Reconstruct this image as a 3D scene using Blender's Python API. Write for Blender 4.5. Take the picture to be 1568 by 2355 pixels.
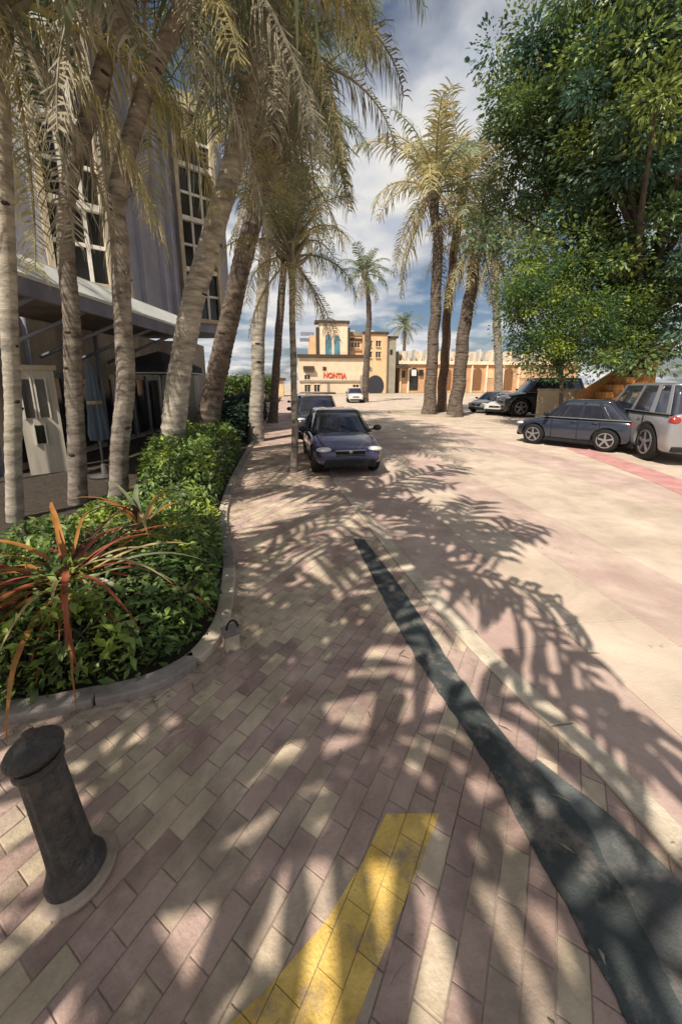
import bpy, bmesh, math, random
import numpy as np
from mathutils import Vector, Matrix, noise

scene = bpy.context.scene
for o in list(bpy.data.objects):
    bpy.data.objects.remove(o)
C = scene.collection
R = math.radians
rnd = random.Random(7)

# ------------------------------------------------------------------ camera
CAM_H = 2.1
PITCH = R(12.5)
FPX, CXP = 850.0, 784.0                        # focal length and lens axis, in units of a 1568 wide picture
CYP = 882 + FPX * math.tan(PITCH)              # the lens is shifted down a little, as in an upright street view
YAW = math.atan((784 - 665) / FPX * math.cos(PITCH))
cd = bpy.data.cameras.new('camera')
cam = bpy.data.objects.new('camera', cd)
C.objects.link(cam)
cam.location = (0, 0, CAM_H)
cam.rotation_euler = (R(90) - PITCH, 0, -YAW)
cd.sensor_fit = 'HORIZONTAL'
cd.sensor_width = 36
cd.lens = 36 * FPX / 1568
cd.shift_y = -(1177 - CYP) / 1568
cd.clip_start = 0.05
cd.clip_end = 3000
scene.camera = cam

# ------------------------------------------------------------------ sky, sun, exposure
SUN_EL, SUN_AZ = R(52), R(38)                   # light travels towards +x (right) and +y (ahead)
w = bpy.data.worlds.new('World')
scene.world = w
w.use_nodes = True
nt = w.node_tree
nt.nodes.clear()
N = nt.nodes.new
L = nt.links.new
sky = N('ShaderNodeTexSky')
sky.sky_type = 'NISHITA'
sky.sun_disc = False
sky.sun_elevation = SUN_EL
sky.sun_rotation = math.atan2(-math.sin(SUN_AZ), -math.cos(SUN_AZ))
sky.dust_density = 2.0
sky.ozone_density = 2.6
bg1 = N('ShaderNodeBackground'); bg1.inputs[1].default_value = 0.07
bg2 = N('ShaderNodeBackground'); bg2.inputs[1].default_value = 0.78
tc = N('ShaderNodeTexCoord')
sep = N('ShaderNodeSeparateXYZ')
zadd = N('ShaderNodeMath'); zadd.operation = 'ADD'; zadd.inputs[1].default_value = 0.16
zmx = N('ShaderNodeMath'); zmx.operation = 'MAXIMUM'; zmx.inputs[1].default_value = 0.05
dx = N('ShaderNodeMath'); dx.operation = 'DIVIDE'
dy = N('ShaderNodeMath'); dy.operation = 'DIVIDE'
comb = N('ShaderNodeCombineXYZ'); comb.inputs[2].default_value = 12.4
n1 = N('ShaderNodeTexNoise'); n1.inputs['Scale'].default_value = 1.15; n1.inputs['Detail'].default_value = 9; n1.inputs['Roughness'].default_value = 0.52; n1.inputs['Distortion'].default_value = 0.1
r1 = N('ShaderNodeValToRGB'); r1.color_ramp.elements[0].position = 0.43; r1.color_ramp.elements[1].position = 0.56
n2 = N('ShaderNodeTexNoise'); n2.inputs['Scale'].default_value = 3.2; n2.inputs['Detail'].default_value = 6
r2 = N('ShaderNodeValToRGB')
r2.color_ramp.elements[0].position = 0.36; r2.color_ramp.elements[0].color = (0.58, 0.62, 0.70, 1)
r2.color_ramp.elements[1].position = 0.62; r2.color_ramp.elements[1].color = (0.98, 0.95, 0.90, 1)
mx = N('ShaderNodeMixShader')
wo = N('ShaderNodeOutputWorld')
L(tc.outputs['Generated'], sep.inputs[0])
L(sep.outputs[2], zadd.inputs[0]); L(zadd.outputs[0], zmx.inputs[0])
L(sep.outputs[0], dx.inputs[0]); L(zmx.outputs[0], dx.inputs[1])
L(sep.outputs[1], dy.inputs[0]); L(zmx.outputs[0], dy.inputs[1])
L(dx.outputs[0], comb.inputs[0]); L(dy.outputs[0], comb.inputs[1])
L(comb.outputs[0], n1.inputs['Vector']); L(comb.outputs[0], n2.inputs['Vector'])
L(n1.outputs['Fac'], r1.inputs[0]); L(n2.outputs['Fac'], r2.inputs[0])
L(sky.outputs[0], bg1.inputs[0]); L(r2.outputs[0], bg2.inputs[0])
L(r1.outputs[0], mx.inputs[0]); L(bg1.outputs[0], mx.inputs[1]); L(bg2.outputs[0], mx.inputs[2])
L(mx.outputs[0], wo.inputs[0])

sd = bpy.data.lights.new('sun', 'SUN')
sd.energy = 5.0
sd.angle = R(0.5)
sd.color = (1.0, 0.92, 0.80)
sun = bpy.data.objects.new('sun', sd)
C.objects.link(sun)
sdir = Vector((math.sin(SUN_AZ) * math.cos(SUN_EL), math.cos(SUN_AZ) * math.cos(SUN_EL), -math.sin(SUN_EL)))
sun.rotation_euler = sdir.to_track_quat('-Z', 'Y').to_euler()

scene.view_settings.view_transform = 'Standard'
scene.view_settings.look = 'None'
scene.view_settings.gamma = 1
scene.view_settings.exposure = 0.22

# ------------------------------------------------------------------ measuring: a picture point to a point in the place
_f = Vector((math.sin(YAW) * math.cos(PITCH), math.cos(YAW) * math.cos(PITCH), -math.sin(PITCH)))
_r = Vector((math.cos(YAW), -math.sin(YAW), 0))
_u = _r.cross(_f)
def ray(px, py):
    return _f + _r * ((px - CXP) / FPX) - _u * ((py - CYP) / FPX)
def at(px, py, z=0.0):
    d = ray(px, py); return Vector((0, 0, CAM_H)) + d * ((z - CAM_H) / d.z)
HD = Vector((math.sin(YAW), math.cos(YAW), 0))
def dep(px, py, dist):
    d = ray(px, py); return Vector((0, 0, CAM_H)) + d * (dist / d.dot(HD))
def up(px, py, base):
    return dep(px, py, Vector(base).dot(HD))

# ------------------------------------------------------------------ materials
MATS = {}
def mat(name, col, rough=0.8, var=0.25, scale=6.0, bump=0.0, bscale=40.0, spec=0.3, metal=0.0, coat=0.0, col2=None, stretch=None, transl=0.0, tint=False, detail=6.0, grime=0.0, gcol=(0.5, 0.46, 0.42), wear=None, rv=0.13):
    if name in MATS: return MATS[name]
    m = bpy.data.materials.new(name); m.use_nodes = True
    t = m.node_tree; p = t.nodes['Principled BSDF']
    p.inputs['Roughness'].default_value = rough
    p.inputs['Specular IOR Level'].default_value = spec
    p.inputs['Metallic'].default_value = metal
    p.inputs['Coat Weight'].default_value = coat
    p.inputs['Coat Roughness'].default_value = 0.06
    c1 = [max(0, c * (1 - var)) for c in col] + [1]
    c2 = [min(1, c * (1 + var)) for c in (col2 or col)] + [1]
    tcn = t.nodes.new('ShaderNodeTexCoord'); mp = t.nodes.new('ShaderNodeMapping')
    t.links.new(tcn.outputs['Object'], mp.inputs[0])
    if stretch: mp.inputs['Scale'].default_value = stretch
    nz = t.nodes.new('ShaderNodeTexNoise'); nz.inputs['Scale'].default_value = scale; nz.inputs['Detail'].default_value = detail; nz.inputs['Roughness'].default_value = 0.62
    t.links.new(mp.outputs[0], nz.inputs['Vector'])
    rp = t.nodes.new('ShaderNodeValToRGB')
    rp.color_ramp.elements[0].position = 0.32; rp.color_ramp.elements[0].color = c1
    rp.color_ramp.elements[1].position = 0.68; rp.color_ramp.elements[1].color = c2
    t.links.new(nz.outputs['Fac'], rp.inputs[0])
    out = rp.outputs[0]
    if tint:
        a = t.nodes.new('ShaderNodeAttribute'); a.attribute_name = 'tint'
        mm = t.nodes.new('ShaderNodeMix'); mm.data_type = 'RGBA'; mm.blend_type = 'MULTIPLY'; mm.inputs[0].default_value = 1
        t.links.new(out, mm.inputs[6]); t.links.new(a.outputs['Color'], mm.inputs[7]); out = mm.outputs[2]
    if wear:
        wn = t.nodes.new('ShaderNodeTexNoise'); wn.inputs['Scale'].default_value = 4.5; wn.inputs['Detail'].default_value = 9; wn.inputs['Roughness'].default_value = 0.7
        t.links.new(mp.outputs[0], wn.inputs['Vector'])
        wr = t.nodes.new('ShaderNodeValToRGB'); wr.color_ramp.elements[0].position = 0.50; wr.color_ramp.elements[1].position = 0.64
        t.links.new(wn.outputs['Fac'], wr.inputs[0])
        wm = t.nodes.new('ShaderNodeMix'); wm.data_type = 'RGBA'; wm.inputs[7].default_value = list(wear) + [1]
        t.links.new(wr.outputs[0], wm.inputs[0]); t.links.new(out, wm.inputs[6]); out = wm.outputs[2]
    if grime:
        gn_ = t.nodes.new('ShaderNodeTexNoise'); gn_.inputs['Scale'].default_value = 1.1; gn_.inputs['Detail'].default_value = 10; gn_.inputs['Roughness'].default_value = 0.68; gn_.inputs['Distortion'].default_value = 0.6
        t.links.new(mp.outputs[0], gn_.inputs['Vector'])
        gr = t.nodes.new('ShaderNodeValToRGB'); gr.color_ramp.elements[0].position = 0.40; gr.color_ramp.elements[0].color = list(gcol) + [1]
        gr.color_ramp.elements[1].position = 0.60; gr.color_ramp.elements[1].color = (1, 1, 1, 1)
        t.links.new(gn_.outputs['Fac'], gr.inputs[0])
        gm = t.nodes.new('ShaderNodeMix'); gm.data_type = 'RGBA'; gm.blend_type = 'MULTIPLY'; gm.inputs[0].default_value = grime
        t.links.new(out, gm.inputs[6]); t.links.new(gr.outputs[0], gm.inputs[7]); out = gm.outputs[2]
    # every copy a little different
    oi = t.nodes.new('ShaderNodeObjectInfo'); hs = t.nodes.new('ShaderNodeHueSaturation')
    mr = t.nodes.new('ShaderNodeMapRange'); mr.inputs[3].default_value = 1 - rv; mr.inputs[4].default_value = 1 + rv * 0.9
    t.links.new(oi.outputs['Random'], mr.inputs[0]); t.links.new(mr.outputs[0], hs.inputs['Value']); t.links.new(out, hs.inputs['Color'])
    out = hs.outputs[0]
    t.links.new(out, p.inputs['Base Color'])
    if bump:
        bn = t.nodes.new('ShaderNodeTexNoise'); bn.inputs['Scale'].default_value = bscale; bn.inputs['Detail'].default_value = 5
        t.links.new(mp.outputs[0], bn.inputs['Vector'])
        b = t.nodes.new('ShaderNodeBump'); b.inputs['Strength'].default_value = bump; b.inputs['Distance'].default_value = 0.02
        t.links.new(bn.outputs['Fac'], b.inputs['Height']); t.links.new(b.outputs[0], p.inputs['Normal'])
    if transl:
        tr = t.nodes.new('ShaderNodeBsdfTranslucent'); t.links.new(out, tr.inputs[0])
        ms = t.nodes.new('ShaderNodeMixShader'); ms.inputs[0].default_value = transl
        t.links.new(p.outputs[0], ms.inputs[1]); t.links.new(tr.outputs[0], ms.inputs[2])
        t.links.new(ms.outputs[0], t.nodes['Material Output'].inputs[0])
    MATS[name] = m
    return m

M_ground = mat('sandy_ground', (0.42, 0.35, 0.26), 0.95, 0.25, 0.6, 0.3, 20)
M_grout = mat('grout', (0.30, 0.235, 0.195), 0.95, 0.3, 8, 0.4, 60)
M_cream = mat('cream_concrete', (0.52, 0.43, 0.315), 0.9, 0.2, 2.6, 0.35, 50, col2=(0.56, 0.455, 0.34), grime=0.55, rv=0.06)
M_pink = mat('pink_concrete', (0.49, 0.35, 0.30), 0.9, 0.2, 2.6, 0.35, 50, col2=(0.47, 0.345, 0.29), grime=0.6, rv=0.06)
M_roadpink = mat('pale_pink_concrete', (0.51, 0.355, 0.31), 0.9, 0.12, 1.4, 0.25, 60, col2=(0.53, 0.42, 0.345), grime=0.4, rv=0.03)
M_roadcream = mat('pale_cream_concrete', (0.56, 0.455, 0.36), 0.9, 0.12, 1.4, 0.25, 60, col2=(0.59, 0.475, 0.375), grime=0.4, rv=0.03)
M_mauve = mat('mauve_concrete', (0.42, 0.305, 0.27), 0.9, 0.24, 3.2, 0.35, 50, col2=(0.46, 0.335, 0.29), grime=0.8, rv=0.06)
M_taupe = mat('taupe_concrete', (0.44, 0.35, 0.285), 0.9, 0.25, 3.2, 0.35, 50, col2=(0.48, 0.385, 0.305), grime=0.8, rv=0.06)
M_rose = mat('rose_paint', (0.46, 0.235, 0.215), 0.9, 0.2, 2.2, 0.3, 60)
M_yellow = mat('yellow_paint', (0.78, 0.49, 0.095), 0.8, 0.28, 5, 0.4, 70, col2=(0.76, 0.54, 0.17), grime=0.35, wear=(0.36, 0.285, 0.21))
M_shadeband = mat('shade_band_dark', (0.075, 0.088, 0.088), 0.9, 0.35, 4, 0.35, 110, grime=0.5, wear=(0.24, 0.215, 0.19))  # dark tone put in for a palm trunk's shadow on the paving
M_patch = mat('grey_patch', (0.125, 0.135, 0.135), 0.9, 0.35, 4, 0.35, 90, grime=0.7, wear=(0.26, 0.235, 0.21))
M_kerb = mat('kerb_concrete', (0.58, 0.50, 0.39), 0.88, 0.2, 5, 0.35, 60, grime=0.6)
M_kerbgrey = mat('grey_kerb_concrete', (0.32, 0.28, 0.255), 0.9, 0.28, 6, 0.4, 60, grime=0.6)
M_soil = mat('soil', (0.055, 0.042, 0.032), 1, 0.4, 12, 0.8, 60)
M_bark = mat('palm_bark', (0.175, 0.145, 0.12), 0.92, 0.5, 3.2, 0.7, 30, stretch=(1, 1, 3.2), col2=(0.26, 0.22, 0.18))
M_barkd = mat('dark_palm_bark', (0.105, 0.08, 0.062), 0.95, 0.4, 4, 0.8, 30, stretch=(1, 1, 2.5), col2=(0.15, 0.115, 0.09))
M_barkg = mat('pale_palm_bark', (0.33, 0.285, 0.24), 0.92, 0.42, 3.2, 0.6, 30, stretch=(1, 1, 3.2), col2=(0.42, 0.37, 0.30))
M_barkr = mat('reddish_palm_bark', (0.16, 0.10, 0.07), 0.95, 0.35, 4, 0.8, 30, stretch=(1, 1, 2.5))
M_scar = mat('leaf_scar', (0.045, 0.034, 0.026), 1, 0.3, 10)
M_fgreen = mat('green_frond', (0.085, 0.125, 0.05), 0.6, 0.35, 2, transl=0.28, col2=(0.14, 0.175, 0.075))
M_folive = mat('olive_frond', (0.18, 0.22, 0.12), 0.6, 0.3, 2, transl=0.40, col2=(0.29, 0.32, 0.19))
M_fyellow = mat('yellow_frond', (0.40, 0.35, 0.16), 0.65, 0.3, 2, transl=0.38, col2=(0.52, 0.45, 0.22))
M_fdry = mat('dry_frond', (0.23, 0.20, 0.145), 0.85, 0.35, 2, transl=0.28, col2=(0.37, 0.33, 0.24))
M_leaf = mat('dark_leaf', (0.085, 0.135, 0.078), 0.42, 0.35, 0.7, transl=0.28, tint=True, spec=0.5)
M_leafl = mat('fresh_leaf', (0.11, 0.175, 0.058), 0.5, 0.3, 0.8, transl=0.35, tint=True)
M_hedge = mat('hedge_leaf', (0.165, 0.265, 0.075), 0.45, 0.35, 1.5, transl=0.25, tint=True, spec=0.5)
M_hedged = mat('deep_hedge_leaf', (0.028, 0.058, 0.036), 0.5, 0.35, 1.5, transl=0.2, tint=True)
M_twig = mat('twigs', (0.045, 0.042, 0.025), 1, 0.3, 8)
M_treebark = mat('tree_bark', (0.075, 0.06, 0.047), 0.95, 0.35, 5, 0.8, 20, stretch=(1, 1, 0.4))
M_red = mat('red_strap_leaf', (0.30, 0.055, 0.035), 0.45, 0.35, 3, transl=0.25, col2=(0.36, 0.11, 0.055))
M_orange = mat('orange_strap_leaf', (0.36, 0.16, 0.045), 0.5, 0.3, 3, transl=0.25)
M_tan = mat('tan_strap_leaf', (0.42, 0.33, 0.16), 0.6, 0.3, 3, transl=0.2)
M_maroon = mat('maroon_strap_leaf', (0.10, 0.028, 0.026), 0.45, 0.35, 3, transl=0.2)
M_white = mat('white_strap_leaf', (0.62, 0.58, 0.46), 0.6, 0.2, 3, transl=0.2)
M_iron = mat('cast_iron_paint', (0.060, 0.056, 0.053), 0.6, 0.4, 9, 0.6, 45, spec=0.5, grime=0.7, wear=(0.105, 0.082, 0.064))
M_wall = mat('lavender_stucco', (0.37, 0.375, 0.475), 0.92, 0.12, 0.9, 0.4, 60, grime=0.35, gcol=(0.7, 0.68, 0.66))
M_lower = mat('grey_cream_stucco', (0.40, 0.36, 0.31), 0.9, 0.2, 2, 0.3, 50, stretch=(1, 1, 0.3), grime=0.5)
M_trim = mat('cream_stucco', (0.50, 0.42, 0.31), 0.9, 0.18, 2.5, 0.3, 60)
M_mull = mat('white_window_bar', (0.74, 0.70, 0.62), 0.7, 0.15, 5)
M_glass = mat('dark_window_glass', (0.022, 0.022, 0.022), 0.12, 0.5, 0.9, spec=0.6)
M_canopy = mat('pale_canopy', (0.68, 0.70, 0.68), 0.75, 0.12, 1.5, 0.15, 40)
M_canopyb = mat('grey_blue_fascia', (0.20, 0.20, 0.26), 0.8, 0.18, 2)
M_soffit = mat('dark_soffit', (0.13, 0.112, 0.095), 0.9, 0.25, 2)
M_strut = mat('steel_blue_strut', (0.22, 0.23, 0.29), 0.5, 0.15, 5)
M_whitepanel = mat('white_plaster', (0.58, 0.52, 0.43), 0.85, 0.16, 3, stretch=(3, 3, 0.5))
M_darkcanvas = mat('dark_canvas', (0.040, 0.040, 0.050), 0.9, 0.3, 4)
M_bluecanvas = mat('blue_grey_canvas', (0.115, 0.145, 0.18), 0.9, 0.25, 3, stretch=(1, 1, 0.3))
M_steel = mat('grey_steel', (0.30, 0.30, 0.30), 0.4, 0.15, 6, metal=0.6)
M_peach = mat('peach_stucco', (0.70, 0.46, 0.265), 0.92, 0.12, 0.5, 0.2, 12)
M_peachl = mat('pale_peach_stucco', (0.78, 0.60, 0.43), 0.92, 0.12, 0.6, 0.2, 12)
M_terra = mat('terracotta_stucco', (0.58, 0.34, 0.19), 0.92, 0.2, 0.5, 0.2, 12)
M_dktrim = mat('dark_brown_trim', (0.07, 0.05, 0.035), 0.85, 0.25, 2)
M_bluewin = mat('blue_window_glass', (0.10, 0.24, 0.29), 0.2, 0.25, 1.0, spec=0.6)
M_signred = mat('red_sign_paint', (0.62, 0.075, 0.03), 0.6, 0.15, 3)
M_greyshade = mat('grey_stucco', (0.30, 0.265, 0.205), 0.9, 0.15, 0.7)
M_greyroof = mat('pale_grey_roof', (0.50, 0.47, 0.42), 0.85, 0.2, 0.6)
M_brick = mat('orange_brick', (0.44, 0.21, 0.075), 0.9, 0.25, 3, 0.4, 30)
M_brickd = mat('brown_brick', (0.20, 0.10, 0.045), 0.9, 0.25, 3, 0.4, 30)
M_creamwall = mat('cream_garden_wall', (0.56, 0.46, 0.32), 0.9, 0.14, 1.5, 0.3, 30)
M_tyre = mat('tyre_rubber', (0.016, 0.016, 0.017), 0.85, 0.3, 20)
M_rim = mat('alloy_rim', (0.45, 0.45, 0.46), 0.3, 0.1, 8, metal=0.8)
M_cglass = mat('car_glass', (0.024, 0.026, 0.040), 0.04, 0.3, 2, spec=0.9, coat=0.6)
M_black = mat('black_plastic', (0.014, 0.014, 0.015), 0.6, 0.25, 12)
M_lamp = mat('headlamp_lens', (0.60, 0.60, 0.58), 0.12, 0.15, 10, spec=0.8, coat=0.6)
M_tail = mat('tail_lamp_lens', (0.30, 0.018, 0.012), 0.15, 0.15, 10, spec=0.8, coat=0.6)
M_plate = mat('number_plate', (0.65, 0.63, 0.58), 0.5, 0.05, 10)
M_pnavy = mat('navy_car_paint', (0.030, 0.031, 0.092), 0.25, 0.12, 1.5, coat=1.0, spec=0.5)
M_pblue = mat('blue_black_car_paint', (0.022, 0.028, 0.045), 0.25, 0.12, 1.5, coat=1.0, spec=0.5)
M_pgrey = mat('charcoal_car_paint', (0.036, 0.036, 0.042), 0.28, 0.12, 1.5, coat=1.0, spec=0.5)
M_psilver = mat('silver_car_paint', (0.30, 0.30, 0.31), 0.32, 0.08, 1.5, coat=0.9, spec=0.5, metal=0.3)
M_pwhite = mat('white_car_paint', (0.66, 0.64, 0.60), 0.3, 0.08, 1.5, coat=0.9)
M_pblack = mat('black_car_paint', (0.012, 0.012, 0.014), 0.28, 0.12, 1.5, coat=0.9, spec=0.5)
M_pgreen = mat('grey_green_car_paint', (0.17, 0.18, 0.16), 0.3, 0.1, 1.5, coat=0.9)

# ------------------------------------------------------------------ building helpers
class MB:
    def __init__(s): s.v = []; s.f = []; s.m = []
    def add(s, vs, fs, mi=0):
        b = len(s.v); s.v += [tuple(v) for v in vs]
        for f in fs: s.f.append(tuple(b + i for i in f)); s.m.append(mi)
        return s
    def box(s, lo, hi, mi=0):
        x0, y0, z0 = lo; x1, y1, z1 = hi
        return s.add([(x0, y0, z0), (x1, y0, z0), (x1, y1, z0), (x0, y1, z0), (x0, y0, z1), (x1, y0, z1), (x1, y1, z1), (x0, y1, z1)],
                     [(0, 3, 2, 1), (4, 5, 6, 7), (0, 1, 5, 4), (1, 2, 6, 5), (2, 3, 7, 6), (3, 0, 4, 7)], mi)
    def obox(s, o, ex, ey, ez, mi=0):
        """box from a corner o and three edge vectors"""
        o, ex, ey, ez = map(Vector, (o, ex, ey, ez))
        if ex.cross(ey).dot(ez) < 0: ex, ey = ey, ex
        return s.add([o, o + ex, o + ex + ey, o + ey, o + ez, o + ex + ez, o + ex + ey + ez, o + ey + ez],
                     [(0, 3, 2, 1), (4, 5, 6, 7), (0, 1, 5, 4), (1, 2, 6, 5), (2, 3, 7, 6), (3, 0, 4, 7)], mi)
    def prism(s, poly, z0, z1, mi=0):
        n = len(poly)
        a = sum(poly[i][0] * poly[(i + 1) % n][1] - poly[(i + 1) % n][0] * poly[i][1] for i in range(n))
        if a < 0: poly = poly[::-1]
        vs = [(p[0], p[1], z0) for p in poly] + [(p[0], p[1], z1) for p in poly]
        fs = [tuple(range(n))[::-1], tuple(range(n, 2 * n))] + [(i, (i + 1) % n, n + (i + 1) % n, n + i) for i in range(n)]
        return s.add(vs, fs, mi)
    def tube(s, pts, rad, n=8, mi=0, caps=True):
        pts = [Vector(p) for p in pts]; rings = []
        if not hasattr(rad, '__len__'): rad = [rad] * len(pts)
        prev = None
        for i, p in enumerate(pts):
            t = (pts[min(i + 1, len(pts) - 1)] - pts[max(i - 1, 0)]).normalized()
            if prev is None:
                a = t.orthogonal().normalized()
            else:
                a = (prev - t * prev.dot(t)).normalized()
            prev = a; b = t.cross(a)
            rings.append([p + (a * math.cos(2 * math.pi * k / n) + b * math.sin(2 * math.pi * k / n)) * rad[i] for k in range(n)])
        vs = [v for r in rings for v in r]; fs = []
        for i in range(len(pts) - 1):
            for k in range(n):
                fs.append((i * n + k, i * n + (k + 1) % n, (i + 1) * n + (k + 1) % n, (i + 1) * n + k))
        if caps: fs += [tuple(range(n))[::-1], tuple(range((len(pts) - 1) * n, len(pts) * n))]
        return s.add(vs, fs, mi)
    def lathe(s, prof, n=16, org=(0, 0, 0), axis='Z', mi=0):
        vs = []; fs = []; o = Vector(org)
        for r, h in prof:
            for k in range(n):
                a = 2 * math.pi * k / n
                if axis == 'Z': vs.append(o + Vector((r * math.cos(a), r * math.sin(a), h)))
                else: vs.append(o + Vector((r * math.cos(a), h, -r * math.sin(a))))
        m = len(prof)
        for i in range(m - 1):
            for k in range(n):
                fs.append((i * n + k, i * n + (k + 1) % n, (i + 1) * n + (k + 1) % n, (i + 1) * n + k))
        fs += [tuple(range(n))[::-1], tuple(range((m - 1) * n, m * n))]
        return s.add(vs, fs, mi)
    def ball(s, c, rx, ry, rz, n=12, m=8, mi=0):
        c = Vector(c); vs = []; fs = []
        for i in range(m + 1):
            th = math.pi * i / m
            for k in range(n):
                a = 2 * math.pi * k / n
                vs.append(c + Vector((rx * math.sin(th) * math.cos(a), ry * math.sin(th) * math.sin(a), -rz * math.cos(th))))
        for i in range(m):
            for k in range(n):
                fs.append((i * n + k, i * n + (k + 1) % n, (i + 1) * n + (k + 1) % n, (i + 1) * n + k))
        return s.add(vs, fs, mi)
    def mesh(s, name, mats, smooth=False):
        me = bpy.data.meshes.new(name)
        me.from_pydata(s.v, [], s.f)
        if not isinstance(mats, (list, tuple)): mats = [mats]
        for m in mats: me.materials.append(m)
        if len(mats) > 1: me.polygons.foreach_set('material_index', s.m)
        if smooth: me.polygons.foreach_set('use_smooth', [True] * len(me.polygons))
        me.update()
        return me
    def build(s, name, mats, parent=None, smooth=False, loc=None):
        return link(name, s.mesh(name, mats, smooth), parent, loc)

def link(name, me, parent=None, loc=None):
    o = bpy.data.objects.new(name, me); C.objects.link(o)
    if parent is not None: o.parent = parent
    if loc is not None: o.location = loc
    return o
def tag(o, label=None, cat=None, group=None, kind=None):
    if label: o['label'] = label
    if cat: o['category'] = cat
    if group: o['group'] = group
    if kind: o['kind'] = kind
    return o
def thing(name, label, cat, loc=(0, 0, 0), rz=0.0, group=None):
    o = bpy.data.objects.new(name, None); C.objects.link(o)
    o.empty_display_size = 0.2
    o.location = loc; o.rotation_euler = (0, 0, rz)
    return tag(o, label, cat, group)
def bevel(o, wdt=0.01, seg=2):
    m = o.modifiers.new('bevel', 'BEVEL'); m.width = wdt; m.segments = seg; m.limit_method = 'ANGLE'
    return o
def clip_rect(poly, x0, x1, y0, y1):
    def half(ps, ax, lim, sgn):
        out = []
        for i in range(len(ps)):
            a, b = ps[i - 1], ps[i]
            ia, ib = sgn * (a[ax] - lim) <= 0, sgn * (b[ax] - lim) <= 0
            if ia != ib:
                t = (lim - a[ax]) / (b[ax] - a[ax]); out.append((a[0] + t * (b[0] - a[0]), a[1] + t * (b[1] - a[1])))
            if ib: out.append(b)
        return out
    p = [tuple(q[:2]) for q in poly]
    for ax, lim, sg in ((0, x0, -1), (0, x1, 1), (1, y0, -1), (1, y1, 1)):
        p = half(p, ax, lim, sg)
        if len(p) < 3: return []
    q = []
    for a in p:
        if not q or math.hypot(a[0] - q[-1][0], a[1] - q[-1][1]) > 0.004: q.append(a)
    if len(q) > 2 and math.hypot(q[0][0] - q[-1][0], q[0][1] - q[-1][1]) < 0.004: q.pop()
    return q if len(q) > 2 else []
def area(p):
    return abs(sum(p[i - 1][0] * p[i][1] - p[i][0] * p[i - 1][1] for i in range(len(p)))) / 2
def inside(p, poly):
    x, y = p[0], p[1]; c = False
    for i in range(len(poly)):
        x1, y1 = poly[i - 1][:2]; x2, y2 = poly[i][:2]
        if (y1 > y) != (y2 > y) and x < (x2 - x1) * (y - y1) / (y2 - y1) + x1: c = not c
    return c
def edge_dist(p, poly):
    d = 1e9
    for i in range(len(poly)):
        a = Vector(poly[i - 1][:2]); b = Vector(poly[i][:2]); q = Vector(p[:2])
        ab = b - a; t = max(0, min(1, (q - a).dot(ab) / max(1e-9, ab.length_squared)))
        d = min(d, (q - a - ab * t).length)
    return d
def smooth_line(pts, k=6):
    pts = [Vector(p) for p in pts]; out = []
    for i in range(len(pts) - 1):
        p0, p1, p2, p3 = pts[max(i - 1, 0)], pts[i], pts[i + 1], pts[min(i + 2, len(pts) - 1)]
        for j in range(k):
            t = j / k
            out.append(0.5 * ((2 * p1) + (p2 - p0) * t + (2 * p0 - 5 * p1 + 4 * p2 - p3) * t * t + (3 * p1 - p0 - 3 * p2 + p3) * t ** 3))
    out.append(pts[-1]); return out

# ================================================================== the ground
g = MB().add([(-900, -900, -0.06), (900, -900, -0.06), (900, 1500, -0.06), (-900, 1500, -0.06)], [(0, 1, 2, 3)]).build('ground', M_ground)
tag(g, kind='structure')

# edges on the ground: planting bed (left) and the cream strip beside the road
bed_px = [(-330, 1700), (25, 1660), (180, 1632), (330, 1598), (420, 1555), (480, 1505), (520, 1440), (532, 1370), (535, 1300), (522, 1235), (520, 1180), (540, 1110), (568, 1050), (600, 990), (624, 955)]
bed_edge = [at(*p) for p in bed_px]
bed_edge = [Vector((v.x, v.y, 0)) for v in smooth_line(bed_edge, 4)]
bed_edge.append(Vector((-1.2, 60, 0)))
strip_px = [(768, 1112), (868, 1242), (1004, 1412), (1150, 1570), (1300, 1712), (1420, 1838), (1590, 2036)]
strip_in = [Vector((1.10, 60, 0)), Vector((1.0, 14, 0))] + smooth_line([at(*p) for p in strip_px], 4)
STRIP_W = 0.17

# road: a concrete sheet, with cast slabs near the viewer
road = MB().prism([(1.0, -2), (40, -2), (40, 62), (1.0, 62)], -0.05, -0.012).build('road', M_roadcream)
tag(road, kind='structure')
road_poly = [(p.x + STRIP_W, p.y) for p in strip_in if p.y > 0.3] + [(1.62 + STRIP_W, -0.2), (14, -0.2), (14, 60)]
def stripx(y):
    for a, b in zip(strip_in, strip_in[1:]):
        if min(a.y, b.y) <= y <= max(a.y, b.y):
            return a.x + (b.x - a.x) * (y - a.y) / (b.y - a.y + 1e-9)
    return strip_in[-1].x
cols = [(1.0, 2.3, M_roadpink), (2.3, 3.1, M_roadcream), (3.1, 4.1, M_roadpink), (4.1, 6.4, M_roadcream), (6.4, 7.8, M_roadpink), (7.8, 10.4, M_roadcream)]
for ci, (x0, x1, m) in enumerate(cols):
    y = -0.2 - rnd.random() * 0.6
    while y < 17:
        ln = (1.5 if ci < 3 else 2.6) * rnd.uniform(0.9, 1.15)
        p = clip_rect(road_poly, x0 + 0.003, x1 - 0.003, y + 0.003, y + ln - 0.003)
        if len(p) > 2 and area(p) > 0.01 and y + ln > 0.3:
            mm = m
            z = rnd.uniform(-0.0015, 0.0015)
            bevel(MB().prism(p, -0.011, 0.006 + z * 0.5).build('concrete_slab', mm, road), 0.004, 1)
        y += ln
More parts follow.
